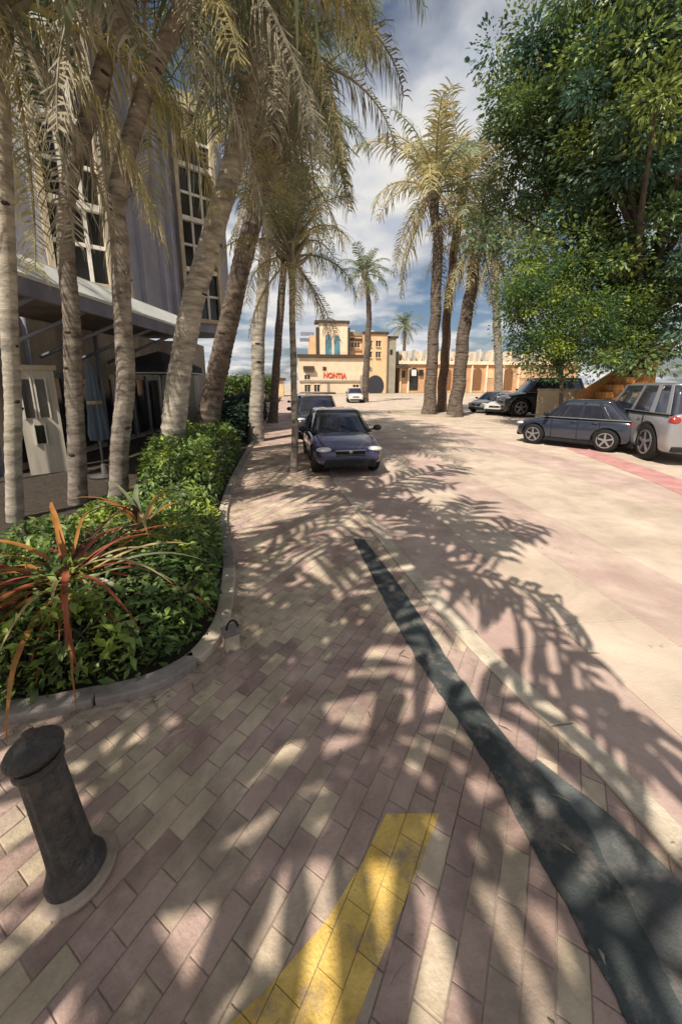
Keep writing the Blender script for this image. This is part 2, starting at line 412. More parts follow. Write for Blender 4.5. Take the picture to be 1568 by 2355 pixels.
# rose band painted across the road towards the parked hatchback
rb = [at(*p) for p in [(1290, 1012), (1400, 1046), (1500, 1080), (1640, 1128)]]
rb2 = [at(*p) for p in [(1640, 1172), (1500, 1108), (1400, 1068), (1300, 1030)]]
tag(MB().prism([(p.x, p.y) for p in rb + rb2], 0.0085, 0.0125).build('painted_band', M_rose), kind='structure')

# sidewalk base and slabs
side_poly = [(p.x, p.y) for p in bed_edge] + [(p.x, p.y) for p in strip_in] + [(1.62, -0.6), (-2.5, -0.6)]
sw = MB().prism(side_poly, -0.055, 0.0065).build('sidewalk', M_grout)
tag(sw, kind='structure')
SW_Z = 0.012
pale_poly = [at(*p)[:2] for p in [(150, 1730), (330, 1650), (600, 1900), (430, 2010)]]
pale2 = [at(*p)[:2] for p in [(540, 1370), (750, 1350), (760, 1480), (560, 1500)]]
ang = R(-38)
ca, sa = math.cos(ang), math.sin(ang)
def rot(p): return (p[0] * ca - p[1] * sa, p[0] * sa + p[1] * ca)
def unrot(p): return (p[0] * ca + p[1] * sa, -p[0] * sa + p[1] * ca)
rp_poly = [unrot(p) for p in side_poly]
yel = [unrot(at(*p)[:2]) for p in [(888, 1876), (1010, 1876), (950, 2035), (880, 2200), (800, 2400), (490, 2400), (630, 2262), (752, 2120), (834, 1985)]]
paint = MB()                                    # paint lies on the bricks and breaks at their joints
bricks = []
bw, bl = 0.108, 0.216
for i in range(-140, 140):
    for j in range(-70, 90):
        off = (i % 2) * bl / 2
        p = clip_rect(rp_poly, i * bw + 0.002, (i + 1) * bw - 0.002, j * bl + off + 0.002, (j + 1) * bl + off - 0.002)
        if len(p) < 3 or area(p) < 0.0006: continue
        p = [rot(q) for q in p]
        cx = sum(q[0] for q in p) / len(p); cy = sum(q[1] for q in p) / len(p)
        if cy > 13.5 or cy < 0.35: continue
        u = rnd.random()
        if inside((cx, cy), pale_poly) or inside((cx, cy), pale2): mi = 0 if u < .8 else 3
        elif cy > 3.2: mi = 0 if u < 0.40 else (1 if u < 0.85 else 3)
        else: mi = 2 if u < 0.30 else (3 if u < 0.54 else (1 if u < 0.82 else 0))
        px_, py_ = p[0], cy
        dd = ray_dist = math.hypot(cx, cy); vis = cx > -1.15 * cy - 0.5 and cx < 1.3 * cy + 0.3
        z_ = SW_Z + rnd.uniform(-0.0025, 0.0025)
        yp = clip_rect(yel, i * bw + 0.0015, (i + 1) * bw - 0.0015, j * bl + off + 0.0015, (j + 1) * bl + off - 0.0015)
        if len(yp) > 2 and area(yp) > 0.0002: paint.prism([rot(q) for q in yp], z_ - 0.004, z_ + 0.0012)
        bricks.append((dd if vis else dd + 50, p, mi, z_))
bricks.sort(key=lambda b: b[0])
BM_ = [M_cream, M_pink, M_mauve, M_taupe]
rest = MB()
for k, (dd, p, mi, z) in enumerate(bricks):
    if k < 300: bevel(MB().prism(p, -0.019, z).build('paving_brick', BM_[mi], sw), 0.003, 1)
    else: rest.prism(p, -0.019, z, mi)
rest.build('paving_bricks', BM_, sw)['kind'] = 'stuff'
cnt = len(bricks)
tag(paint.build('yellow_strip', M_yellow), kind='structure')
# the far stretch, too far away to tell its slabs apart
far_p = clip_rect(side_poly, -3, 3, 13.3, 60)
MB().prism(far_p, -0.019, 0.0115).build('far_paving', M_pink, sw)

# cream strip of kerb stones along the road
ks = bpy.data.objects.new('kerb_strip', None); C.objects.link(ks); tag(ks, kind='structure')
line = [p for p in strip_in if p.y < 14.1][::-1]
dist = 0.0; segs = [[line[0]]]
for a, b in zip(line, line[1:]):
    n = max(1, int((b - a).length / 0.15))
    for k in range(1, n + 1):
        q = a + (b - a) * (k / n); dist += (b - a).length / n; segs[-1].append(q)
        if dist > 0.75: dist = 0; segs.append([q])
for s_ in segs:
    if len(s_) < 2: continue
    s_ = [Vector(p) for p in s_]
    d = (s_[-1] - s_[0]).normalized() * 0.004; s_[0] = s_[0] + d; s_[-1] = s_[-1] - d
    poly = [(p.x + 0.004, p.y) for p in s_] + [(p.x + STRIP_W - 0.004, p.y) for p in s_[::-1]]
    bevel(MB().prism(poly, -0.04, 0.03).build('kerb_stone', M_kerb, ks), 0.008, 2)

# dark band of painted trunk shade, grey patch between the walk and the strip
def sheet(name, px, m, z, h=0.006):
    return tag(MB().prism([tuple(at(*p)[:2]) for p in px], z - h, z).build(name, m), kind='structure')
def ragged(name, left, right, m, z, amp, seed):
    """a flat band on the ground: smooth sides, roughly broken edges"""
    lf = smooth_line([at(*p) for p in left], 10); rt = smooth_line([at(*p) for p in right], 10)
    def j(ps, q):
        out = []
        for i, p in enumerate(ps):
            d = (ps[min(i + 1, len(ps) - 1)] - ps[max(i - 1, 0)]).normalized(); nn = Vector((-d.y, d.x, 0))
            out.append(p + nn * (amp * (noise.noise((p.y * 9, q, seed)) + 0.6 * noise.noise((p.y * 31, q, seed)))))
        return out
    lf, rt = j(lf, 1), j(rt, 5)
    n = len(lf); vs = [(p.x, p.y, z) for p in lf] + [(p.x, p.y, z) for p in rt] + [(p.x, p.y, z - 0.012) for p in lf] + [(p.x, p.y, z - 0.012) for p in rt]
    fs = []
    for i in range(n - 1):
        fs += [(i, i + 1, n + i + 1, n + i), (i, 2 * n + i, 2 * n + i + 1, i + 1), (n + i, n + i + 1, 3 * n + i + 1, 3 * n + i)]
    return tag(MB().add(vs, fs).build(name, m), kind='structure')
ragged('trunk_shade_band', [(812, 1240), (868, 1352), (918, 1450), (985, 1560), (1066, 1680), (1130, 1780), (1210, 1930), (1300, 2090), (1390, 2260), (1468, 2420)],
       [(838, 1244), (910, 1338), (978, 1440), (1046, 1545), (1122, 1650), (1205, 1750), (1330, 1880), (1425, 2050), (1515, 2220), (1610, 2420)], M_shadeband, 0.021, 0.012, 2)
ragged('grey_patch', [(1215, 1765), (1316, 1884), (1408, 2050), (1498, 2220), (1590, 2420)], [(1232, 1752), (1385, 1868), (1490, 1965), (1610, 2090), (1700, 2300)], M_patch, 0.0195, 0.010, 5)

# planting bed
bp = [(p.x, p.y) for p in bed_edge] + [(-9, 60), (-9, -1), (-3.5, 1.2)]
tag(MB().prism(bp, -0.05, 0.03).build('planting_bed', M_soil), kind='structure')
bk = bpy.data.objects.new('bed_kerb', None); C.objects.link(bk); tag(bk, kind='structure')
acc = 0.0; segs = [[bed_edge[0]]]
for a, b in zip(bed_edge, bed_edge[1:]):
    if b.y > 26: break
    n = max(1, int((b - a).length / 0.12))
    for k in range(1, n + 1):
        q = a + (b - a) * (k / n); acc += (b - a).length / n; segs[-1].append(q)
        if acc > 0.62: acc = 0; segs.append([q])
for s_ in segs:
    if len(s_) < 2: continue
    d = (s_[-1] - s_[0]).normalized(); nrm = Vector((-d.y, d.x, 0))
    s_ = [s_[0] + d * 0.004] + s_[1:-1] + [s_[-1] - d * 0.004]
    poly = [(p - nrm * 0.03)[:2] for p in s_] + [(p + nrm * 0.11)[:2] for p in s_[::-1]]
    bevel(MB().prism(poly, -0.04, 0.075).build('kerb_stone', M_kerbgrey if rnd.random() < 0.55 else M_kerb, bk), 0.012, 2)

# ================================================================== foliage helpers
def leaf_mesh(name, pts, size, m, seed=1, tints=None, aspect=0.5, flat=0.35, down=0.0):
    """many bent leaves, one quad pair each, around the given points"""
    rs = np.random.RandomState(seed)
    P = np.array(pts, dtype=np.float32); n = len(P)
    d = rs.normal(size=(n, 3)); d[:, 2] *= 0.7; d[:, 2] -= down
    d /= np.linalg.norm(d, axis=1, keepdims=True) + 1e-9
    upv = rs.normal(size=(n, 3)) * flat + np.array([0, 0, 1.0])
    s = np.cross(d, upv); s /= np.linalg.norm(s, axis=1, keepdims=True) + 1e-9
    nn = np.cross(s, d)
    ln = size * (0.45 + 1.1 * rs.rand(n, 1) ** 1.5); wd = ln * aspect * 0.5
    a = P; b = P + d * ln * 0.45 + s * wd + nn * ln * 0.05; c = P + d * ln - nn * ln * 0.12; e = P + d * ln * 0.45 - s * wd + nn * ln * 0.05
    V = np.stack([a, b, c, e], 1).reshape(-1, 3)
    me = bpy.data.meshes.new(name)
    me.vertices.add(4 * n); me.vertices.foreach_set('co', V.astype(np.float32).ravel())
    me.loops.add(6 * n); me.polygons.add(2 * n)
    base = (np.arange(n) * 4)[:, None]
    idx = (base + np.array([0, 1, 2, 0, 2, 3])).ravel().astype(np.int32)
    me.loops.foreach_set('vertex_index', idx)
    me.polygons.foreach_set('loop_start', np.arange(0, 6 * n, 3, dtype=np.int32))
    me.materials.append(m)
    me.update(calc_edges=True)
    at_ = me.attributes.new('tint', 'FLOAT_COLOR', 'POINT')
    if tints is None:
        t = 0.65 + 0.7 * rs.rand(n, 1); col = np.concatenate([t, t, t, np.ones((n, 1))], 1)
    else:
        k = 0.75 + 0.5 * rs.rand(n, 1); col = np.concatenate([np.array(tints) * k, np.ones((n, 1))], 1)
    at_.data.foreach_set('color', np.repeat(col, 4, axis=0).astype(np.float32).ravel())
    return me

def hedge(name, label, poly, h, n, size, m, seed, cat='hedge', lump=0.2, aspect=0.5, highlight=(3.2, 2.4, 1.1), edge=0.25):
    rs = random.Random(seed)
    cx = sum(p[0] for p in poly) / len(poly); cy = sum(p[1] for p in poly) / len(poly)
    t = thing(name, label, cat, (cx, cy, 0.03))
    xs = [p[0] for p in poly]; ys = [p[1] for p in poly]
    pts = []; tn = []
    def top(x, y, d):
        return h * (min(1.0, 0.45 + 0.55 * (d / edge) ** 0.6) if d < edge else 1.0) * (1 + lump * noise.noise((x * 2.3, y * 2.3, seed)) + lump * 0.7 * noise.noise((x * 6, y * 6, seed + 9)))
    tries = 0
    while len(pts) < n and tries < n * 30:
        tries += 1
        x = rs.uniform(min(xs), max(xs)); y = rs.uniform(min(ys), max(ys))
        if not inside((x, y), poly): continue
        d = edge_dist((x, y), poly)
        if d > 0.3 and rs.random() < 0.35: continue
        hh = top(x, y, d)
        z = hh * (rs.random() ** 0.28 if d > 0.22 else rs.random() ** 0.65)
        pts.append((x - cx, y - cy, z))
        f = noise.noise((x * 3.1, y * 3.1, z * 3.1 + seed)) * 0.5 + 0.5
        hi = max(0, f - 0.45) * 2.2 * (z / max(hh, 0.01)) ** 2  # painted highlight: leaf colour brightens towards the hedge top
        tn.append([0.55 + 0.5 * f + hi * (highlight[0] - 1), 0.55 + 0.5 * f + hi * (highlight[1] - 1), 0.6 + 0.4 * f + hi * (highlight[2] - 1)])
    link('foliage', leaf_mesh('foliage', pts, size, m, seed, tn, aspect), t)['kind'] = 'stuff'
    # a woody inside of twigs that stops light passing straight through
    ins = []
    for p in poly:
        q = Vector((cx, cy)) + (Vector(p[:2]) - Vector((cx, cy))) * 0.86
        ins.append((q.x - cx, q.y - cy))
    tw = MB()
    for k in range(160):
        a = rs.randrange(len(ins)); bnd = ins[a]; f = rs.random() ** 0.5
        x, y = bnd[0] * f, bnd[1] * f
        tw.tube([(x, y, -0.02), (x + rs.uniform(-.08, .08), y + rs.uniform(-.08, .08), h * 0.5), (x + rs.uniform(-.2, .2), y + rs.uniform(-.2, .2), h * 0.85)], [0.012, 0.009, 0.004], 4)
    tw.build('twigs', M_twig, t)['kind'] = 'stuff'
    return t

# ------------------------------------------------------------------ palms
def frond_mesh(name, Lf, e0, droop, nl, leaf, seed, hang=0.35, m=None, wl=0.035):
    rs = random.Random(seed); mb = MB()
    ns = 14; pts = []; p = Vector((0.12, 0, 0)); side = rs.uniform(-0.25, 0.25)
    for i in range(ns + 1):
        s_ = i / ns
        a = e0 - droop * s_ ** 1.25
        pts.append(p.copy())
        p = p + Vector((math.cos(a), side * s_ * 0.5, math.sin(a))) * (Lf / ns)
    mb.tube(pts, [0.038 * (1 - 0.85 * i / ns) + 0.004 for i in range(ns + 1)], 4)
    for k in range(nl):
        for sg in (-1, 1):
            s_ = 0.10 + 0.90 * (k + rs.uniform(-.35, .35)) / nl
            s_ = min(0.995, max(0.06, s_))
            x = s_ * ns; i = min(ns - 1, int(x)); f = x - i
            b = pts[i].lerp(pts[i + 1], f); t = (pts[i + 1] - pts[i]).normalized()
            ll = leaf * (0.35 + 0.65 * math.sin(math.pi * min(1, 0.14 + 0.80 * s_)) ** 0.7) * rs.uniform(0.62, 1.2)
            if rs.random() < 0.09: continue
            sdv = Vector((0, sg, 0)); upn = sdv.cross(t) * sg
            d = (sdv * rs.uniform(0.75, 1.0) + t * rs.uniform(0.35, 0.95) + upn * rs.uniform(-0.25, 0.35)).normalized()
            d2 = (d + Vector((0, 0, -1)) * rs.uniform(hang * 0.9, hang * 1.9)).normalized()
            d3 = (d2 + Vector((0, 0, -1)) * rs.uniform(hang * 1.0, hang * 2.4)).normalized()
            wv = t * (wl * 0.5)
            q1 = b + d * ll * 0.35; q2 = q1 + d2 * ll * 0.35; q3 = q2 + d3 * ll * 0.3
            mb.add([b - wv * 0.5, b + wv * 0.5, q1 - wv, q1 + wv, q2 - wv * 0.75, q2 + wv * 0.75, q3], [(0, 1, 3, 2), (2, 3, 5, 4), (4, 5, 6)])
    return mb.mesh(name, m or M_folive)

FR = {}
def fronds(kind):
    if kind in FR: return FR[kind]
    spec = dict(near=(3.3, 58, 0.80, 0.034), mid=(3.3, 34, 0.75, 0.05), far=(3.2, 24, 0.8, 0.075), broad=(2.6, 19, 0.80, 0.115))[kind]
    Lf, nl, lf, wl = spec
    tiers = [(78, 55, 0.22), (58, 85, 0.30), (36, 105, 0.40), (10, 95, 0.6), (-22, 62, 0.9), (-50, 36, 1.3)]
    FR[kind] = [[frond_mesh('frond', Lf * (0.86 if ti == 0 else 1) * rnd.uniform(0.92, 1.06), R(e), R(dr), nl, lf, 31 * ti + v, hg, wl=wl) for v in range(2)] for ti, (e, dr, hg) in enumerate(tiers)]
    return FR[kind]

def palm(label, pts, r0, r1, nf=24, size=1.0, kind='near', bark=None, tone='olive', seed=0, group='coconut palms along the street', dead=4, flare=1.0, skip=None, crown=True):
    """pts: trunk from the ground up"""
    rs = random.Random(seed + 100)
    base = Vector(pts[0])
    t = thing('palm_tree', label, 'palm tree', base, 0, group)
    line = smooth_line([Vector(p) - base for p in pts], 12)
    tot = sum((b - a).length for a, b in zip(line, line[1:])); fine = []; rad = []
    acc = 0.0
    n = int(tot / 0.055)
    # resample evenly
    cum = [0]
    for a, b in zip(line, line[1:]): cum.append(cum[-1] + (b - a).length)
    j = 0; ringp = 0.0; nextr = 0.13
    for i in range(n + 1):
        s_ = tot * i / n
        while j < len(cum) - 2 and cum[j + 1] < s_: j += 1
        f = (s_ - cum[j]) / max(1e-6, cum[j + 1] - cum[j])
        p = line[j].lerp(line[j + 1], f)
        r = r0 + (r1 - r0) * (s_ / tot) ** 0.8
        r += r0 * 0.42 * flare * math.exp(-s_ / 0.45)
        sj = s_ + 0.09 * noise.noise((s_ * 2.1, seed, 5)); ringp = (sj % 0.19) / 0.19
        r *= 1.0 + (0.035 if ringp < 0.3 else -0.012) + 0.06 * noise.noise((s_ * 1.7, seed, 0)) + 0.03 * noise.noise((s_ * 9, seed, 2))
        wob = Vector((noise.noise((s_ * 0.7, seed, 3)), noise.noise((s_ * 0.7, seed, 8)), 0)) * r0 * 0.25
        fine.append(p + wob * min(1, s_)); rad.append(max(0.03, r))
    if fine[0].z > -0.05: fine[0].z = -0.06
    tk = MB().tube(fine, rad, 16)
    trunk = tk.build('trunk', bark or M_bark, t, True)
    # dark leaf scars: shallow lens-shaped pads on the bark
    sc = MB()
    for k in range(int(tot * 1.1)):
        i = rs.randrange(6, max(7, len(fine) - 8)); a = rs.uniform(0, 2 * math.pi)
        c = fine[i] + Vector((math.cos(a), math.sin(a), 0)) * (rad[i] * 0.985)
        m0 = len(sc.v)
        sc.ball((0, 0, 0), 0.02, rs.uniform(0.05, 0.10) * r0 / 0.2, rs.uniform(0.02, 0.035), 8, 4)
        ca_, sa_ = math.cos(a), math.sin(a)
        for q in range(m0, len(sc.v)):
            x, y, z = sc.v[q]; sc.v[q] = (c.x + x * ca_ - y * sa_, c.y + x * sa_ + y * ca_, c.z + z)
    if sc.v: sc.build('leaf_scars', M_scar, trunk, True)['kind'] = 'stuff'
    if not crown: return t
    top = fine[-1]
    # crownshaft: fibrous boots under the fronds
    cs = MB()
    cs.tube([top + Vector((0, 0, -0.55)), top + Vector((0, 0, -0.2)), top + Vector((0, 0, 0.15)), top + Vector((0, 0, 0.5))], [rad[-1] * 1.05, rad[-1] * 1.6, rad[-1] * 1.4, 0.03], 12)
    for k in range(14):
        a = k * 2.4; e = rs.uniform(0.2, 1.0)
        cs.tube([top + Vector((0, 0, -0.35 + 0.03 * k)), top + Vector((math.cos(a) * .25, math.sin(a) * .25, -0.2 + 0.04 * k)), top + Vector((math.cos(a) * .45, math.sin(a) * .45, -0.2 + 0.05 * k + 0.25 * e))], [0.06, 0.05, 0.02], 5)
    cs.build('crown_base', M_fdry, t, True)
    pal = dict(olive=[M_folive, M_folive, M_fgreen, M_folive, M_fyellow], green=[M_fgreen, M_fgreen, M_folive, M_folive], yellow=[M_fyellow, M_folive, M_fyellow, M_folive], dry=[M_fdry, M_folive, M_fdry, M_fyellow])[tone]
    FM = fronds(kind)
    for k in range(nf):
        az = k * 2.39996 + seed * 1.3 + rs.uniform(-.2, .2)
        q = k / nf
        if k >= nf - dead: tier = 5; mm = rs.choice([M_fdry, M_fdry, M_fyellow])
        else:
            tier = min(4, int(q * 5.2)); mm = rs.choice(pal)
            if tier >= 3 and rs.random() < 0.35: mm = rs.choice([M_fyellow, M_fdry])
        if skip and skip(az, tier): continue
        o = link('frond', rs.choice(FM[tier]), t)
        o.material_slots[0].link = 'OBJECT'; o.material_slots[0].material = mm
        s_ = size * rs.uniform(0.85, 1.12)
        o.location = top + Vector((0, 0, 0.25 - 0.5 * q)); o.scale = (s_, s_, s_)
        o.rotation_euler = (rs.uniform(-.25, .25), rs.uniform(-.12, .12), az)
    return t

def trunkpts(base_px, ups, base=None):
    b = base if base is not None else at(*base_px)
    return [b] + [up(px, py, b) for px, py in ups]

# the row on the left, near to far
b1 = at(35, 1200); palm('pale palm at the left edge of the picture beside the white porch wall', trunkpts(None, [(28, 900), (15, 620), (8, 350), (-15, -40)], b1), 0.105, 0.095, 30, 0.95, 'near', M_barkg, 'olive', 1, dead=8, flare=0.2)
b2 = at(180, 1160); palm('slim palm with dark mottled bark, second from the left edge', trunkpts(None, [(168, 800), (152, 600), (158, 440), (205, 260), (262, 80), (320, -130)], b2), 0.14, 0.10, 22, 0.95, 'near', M_bark, 'olive', 2, dead=3, flare=0.3)
b3 = at(270, 1152); palm('slim ringed palm between the dark mottled one and the thick pale one', trunkpts(None, [(285, 850), (277, 580), (272, 440), (335, 210), (430, -20), (480, -190)], b3), 0.16, 0.11, 22, 0.95, 'near', M_bark, 'olive', 3, dead=3, flare=0.3)
b4 = at(392, 1100); palm('thick pale palm with eye-shaped scars rising from the clipped hedge', trunkpts(None, [(402, 960), (432, 750), (478, 570), (545, 350), (592, 120), (618, -40)], b4), 0.27, 0.17, 36, 0.95, 'near', M_barkg, 'olive', 4, dead=10, flare=0.5)
b5 = at(468, 1052); palm('dark leaning palm just behind the thick pale palm', trunkpts(None, [(495, 880), (545, 660), (598, 420), (640, 230), (655, 130)], b5), 0.32, 0.19, 34, 0.95, 'near', M_barkd, 'olive', 5, dead=10, flare=0.4)
b6 = at(588, 1015); palm('grey palm rising behind the dark low hedge', trunkpts(None, [(592, 860), (600, 700), (618, 500), (640, 320)], b6), 0.27, 0.17, 34, 1.0, 'near', M_barkg, 'yellow', 6, dead=10, flare=0.5)
b7 = at(627, 972); palm('thin dark palm at the far end of the left row', trunkpts(None, [(634, 860), (646, 700), (655, 560), (660, 470)], b7), 0.24, 0.16, 34, 1.05, 'mid', M_barkd, 'yellow', 7, dead=10, flare=0.6)
b8 = at(676, 1086); palm('slender pale palm standing in the sidewalk beside the navy car', trunkpts(None, [(677, 960), (674, 800), (672, 640), (668, 575)], b8), 0.08, 0.065, 20, 0.55, 'near', M_bark, 'yellow', 8, dead=4, flare=0.7)
# three more of the row beside the viewer: out of frame, their shade lies on the walk
for k, (x, y, h, lx, ly, nf_, sz, dd_) in enumerate([(-1.9, -0.1, 5.6, 0.9, 0.6, 11, 1.05, 0), (-3.5, -1.7, 4.6, 0.6, 0.2, 13, 1.3, 0), (-2.9, 2.2, 6.9, 0.8, 0.2, 11, 1.15, 0)]):
    palm(['short palm just behind the viewer to the left', 'short palm farther behind the viewer in the left row', 'palm out of frame between the bollard and the leftmost palm'][k], [(x, y, 0), (x + lx * .3, y + ly * .3, h * .4), (x + lx, y + ly, h)], 0.13, 0.10, nf_, sz, 'broad', M_bark, 'olive', 20 + k, dead=dd_, group='palms beside the viewer')

# the clump on the island across the road
clA = at(985, 956); palm('tall dark palm at the left of the road island clump', trunkpts(None, [(992, 860), (1001, 700), (1006, 580), (1003, 510), (998, 435)], clA), 0.42, 0.26, 30, 1.6, 'mid', M_barkd, 'yellow', 11, 'palms on the road island', dead=6, flare=0.8)
clB = at(1013, 950); palm('thin reddish palm in the middle of the island clump', trunkpts(None, [(1020, 860), (1030, 700), (1042, 600), (1056, 490), (1068, 410)], clB), 0.34, 0.24, 26, 1.4, 'mid', M_barkr, 'yellow', 12, 'palms on the road island', dead=6, flare=0.6)
clC = at(1045, 957); palm('stout grey palm leaning right at the right of the island clump', trunkpts(None, [(1055, 870), (1070, 740), (1086, 640), (1100, 540)], clC), 0.46, 0.32, 26, 1.35, 'mid', M_barkd, 'yellow', 13, 'palms on the road island', dead=8, flare=0.5)
clD = dep(1147, 912, 40); clD.z = 0; palm('lone grey palm right of the island clump before the low arcade', trunkpts(None, [(1146, 840), (1142, 740), (1138, 580)], clD), 0.45, 0.32, 24, 1.5, 'mid', M_bark, 'olive', 14, 'palms across the road', dead=6)
clE = at(838, 924); palm('single palm with round crown before the peach tower building', trunkpts(None, [(842, 850), (848, 740), (846, 680), (840, 628)], clE), 0.46, 0.24, 26, 1.05, 'far', M_barkd, 'green', 15, 'palms across the road', dead=4, flare=0.4)
clF = dep(930, 905, 95); clF.z = 0; palm('small far palm behind the low arcade roof', trunkpts(None, [(929, 830), (931, 750)], clF), 0.5, 0.35, 22, 1.5, 'far', M_barkd, 'green', 16, 'palms across the road', dead=2)

# ================================================================== shrubs of the planting bed
near_poly = [(p.x, p.y) for p in bed_edge if p.y < 5.9]
near_poly = [(x - 0.13, y + 0.06) for x, y in near_poly] + [(-2.0, 5.9), (-3.1, 4.6), (-3.4, 2.6)]
hedge('leafy_shrub_bed', 'bright green leafy shrub mass inside the curved kerb, nearest to viewer', near_poly, 0.56, 17000, 0.085, M_hedge, 3, 'shrub', 0.35, 0.42)
mp = [(p.x - 0.16, p.y) for p in bed_edge if 6.0 < p.y < 11.6] 
mp = mp + [(-2.6, 11.9), (-3.3, 9.6), (-2.9, 7.2), (-2.2, 6.2)]
hedge('clipped_hedge', 'rounded mid-green hedge around the thick pale palm', mp, 1.0, 13000, 0.095, M_hedge, 4, 'hedge', 0.2)
dp = [(-1.55, 12.3), (-1.5, 17), (-1.5, 25), (-3.2, 26), (-3.9, 18), (-3.0, 12.4)]
hedge('low_dark_hedge', 'long dark blue-green hedge running along the far sidewalk', dp, 1.35, 14000, 0.17, M_hedged, 5, 'hedge', 0.25, highlight=(1.2, 1.25, 1.1))
hedge('far_green_shrub', 'sunlit yellow-green shrub seen between the far left palms', [(-7.5, 44), (-2.2, 44), (-2.0, 48), (-7.5, 49)], 2.6, 5000, 0.4, M_leafl, 6, 'shrub', 0.3)

# the red strap-leaved plant
def strap(parent, base, az, ln, e0, droop, wd, m, seed):
    rs = random.Random(seed); mb = MB(); p = Vector(base); prev = None; ns = 12; vs = []; fs = []
    h = Vector((math.cos(az), math.sin(az), 0)); sd_ = Vector((-h.y, h.x, 0))
    for i in range(ns + 1):
        s_ = i / ns; a = e0 - droop * s_ ** 1.3
        wv = wd * (0.55 + 0.6 * math.sin(math.pi * min(1, 0.12 + s_ * 0.85))) * (1 - s_ ** 4) + 0.002
        nrm = Vector((-h.x * math.sin(a), -h.y * math.sin(a), math.cos(a)))
        vs += [p - sd_ * wv + nrm * wv * 0.35, p, p + sd_ * wv + nrm * wv * 0.35]
        p = p + (h * math.cos(a) + Vector((0, 0, math.sin(a)))) * (ln / ns) + sd_ * rs.uniform(-.004, .012)
        if i: k = 3 * i; fs += [(k - 3, k - 2, k + 1, k), (k - 2, k - 1, k + 2, k + 1)]
    return mb.add(vs, fs).build('leaf', m, parent, True)
sp = at(170, 1390, 0.25); sp.z = 0.03
cp = thing('red_strap_plant', 'arching red, orange and tan strap-leaved plant spilling over the shrubs', 'plant', sp)
cols_ = [M_red, M_orange, M_tan, M_maroon, M_red, M_folive, M_orange, M_red]
for k in range(80):
    az = k * 2.39996 + rnd.uniform(-.3, .3); q = k / 80
    strap(cp, (rnd.uniform(-.05, .05), rnd.uniform(-.05, .05), rnd.uniform(0.25, 0.5)), az, rnd.uniform(0.7, 1.45), R(50 - 34 * q), R(80 + 18 * q), rnd.uniform(0.009, 0.021), M_white if k in (60, 66, 73) else cols_[k % 8], k)
MB().tube([(0, 0, -0.03), (0.01, 0.02, 0.2), (0, 0, 0.48)], [0.05, 0.045, 0.03], 10).build('stem', M_twig, cp, True)
sp2 = at(330, 1240, 0.4); sp2.z = 0.03
cp2 = thing('tan_strap_plant', 'smaller tan and green arching strap plant behind the red one', 'plant', sp2)
for k in range(26):
    az = k * 2.39996; q = k / 26
    strap(cp2, (rnd.uniform(-.04, .04), rnd.uniform(-.04, .04), rnd.uniform(0.2, 0.5)), az, rnd.uniform(0.7, 1.15), R(82 - 50 * q), R(95 + 40 * q), rnd.uniform(0.014, 0.026), [M_tan, M_folive, M_maroon, M_fgreen, M_orange][k % 5], 200 + k)
MB().tube([(0, 0, -0.03), (0.01, 0, 0.25), (0, 0, 0.52)], [0.04, 0.035, 0.025], 8).build('stem', M_twig, cp2, True)

# ================================================================== broad-leaved trees on the right
def leafy_tree(name, label, base, trunk_top, r0, lobes, nclump, per, clump_r, size, m, seed, bright=0.1, cat='tree'):
    rs = random.Random(seed)
    base = Vector(base); t = thing(name, label, cat, base)
    tt = Vector(trunk_top) - base
    pts = []; tn = []; cl = []
    tot = sum(l[1] * l[2] * l[3] for l in lobes)
    for lob in lobes:
        c, a, b_, h = lob[:4]; lighter = len(lob) > 4
        c = Vector(c) - base
        for k in range(max(3, int(nclump * a * b_ * h / tot))):
            while True:
                v = Vector((rs.uniform(-1, 1), rs.uniform(-1, 1), rs.uniform(-1, 1)))
                if 0.25 < v.length < 1: break
            v = v * (0.62 + 0.38 * rs.random()) / max(v.length, 0.01) if rs.random() < 0.72 else v
            cl.append((c + Vector((v.x * a, v.y * b_, v.z * h)), lighter))
    rg = np.random.RandomState(seed)
    for c, e in cl:
        rr = clump_r * rs.uniform(0.6, 1.35)
        n = int(per * rs.uniform(0.6, 1.3))
        q = np.clip(rg.normal(size=(n, 3)), -1.3, 1.3) * np.array([1, 1, 0.62]) * rr * 0.55 + np.array(c)
        pts.append(q)
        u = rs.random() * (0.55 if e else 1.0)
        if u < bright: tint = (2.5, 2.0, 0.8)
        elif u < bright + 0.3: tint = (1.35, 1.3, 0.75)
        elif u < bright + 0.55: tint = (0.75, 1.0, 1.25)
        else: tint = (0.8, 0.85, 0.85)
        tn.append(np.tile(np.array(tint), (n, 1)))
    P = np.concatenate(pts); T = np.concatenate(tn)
    link('crown', leaf_mesh('crown', P, size, m, seed, T, 0.5, 0.6, 0.25), t)
    tr = MB()
    mid = tt * 0.5 + Vector((r0 * 0.4, -r0 * 0.3, 0))
    tr.tube(smooth_line([Vector((0, 0, -0.1)), tt * 0.15, mid, tt], 5), [r0 * (1.45 if i < 1 else 1.15 if i < 3 else 1 - 0.02 * i) for i in range(16)], 12)
    order = sorted(cl, key=lambda c: rs.random())[:46]
    for i, (c, e) in enumerate(order):
        st = tt * rs.uniform(0.55, 1.0)
        b_ = st.lerp(c, 0.5) + Vector((rs.uniform(-.5, .5), rs.uniform(-.5, .5), rs.uniform(-.3, .9))) * min(1, r0 * 2.2)
        tr.tube(smooth_line([st, b_, c], 5), [r0 * 0.42 * (1 - 0.085 * k) for k in range(11)], 6)
    tr.build('trunk', M_treebark, t, True)
    return t
tb = Vector((17.6, 17.2, 0))
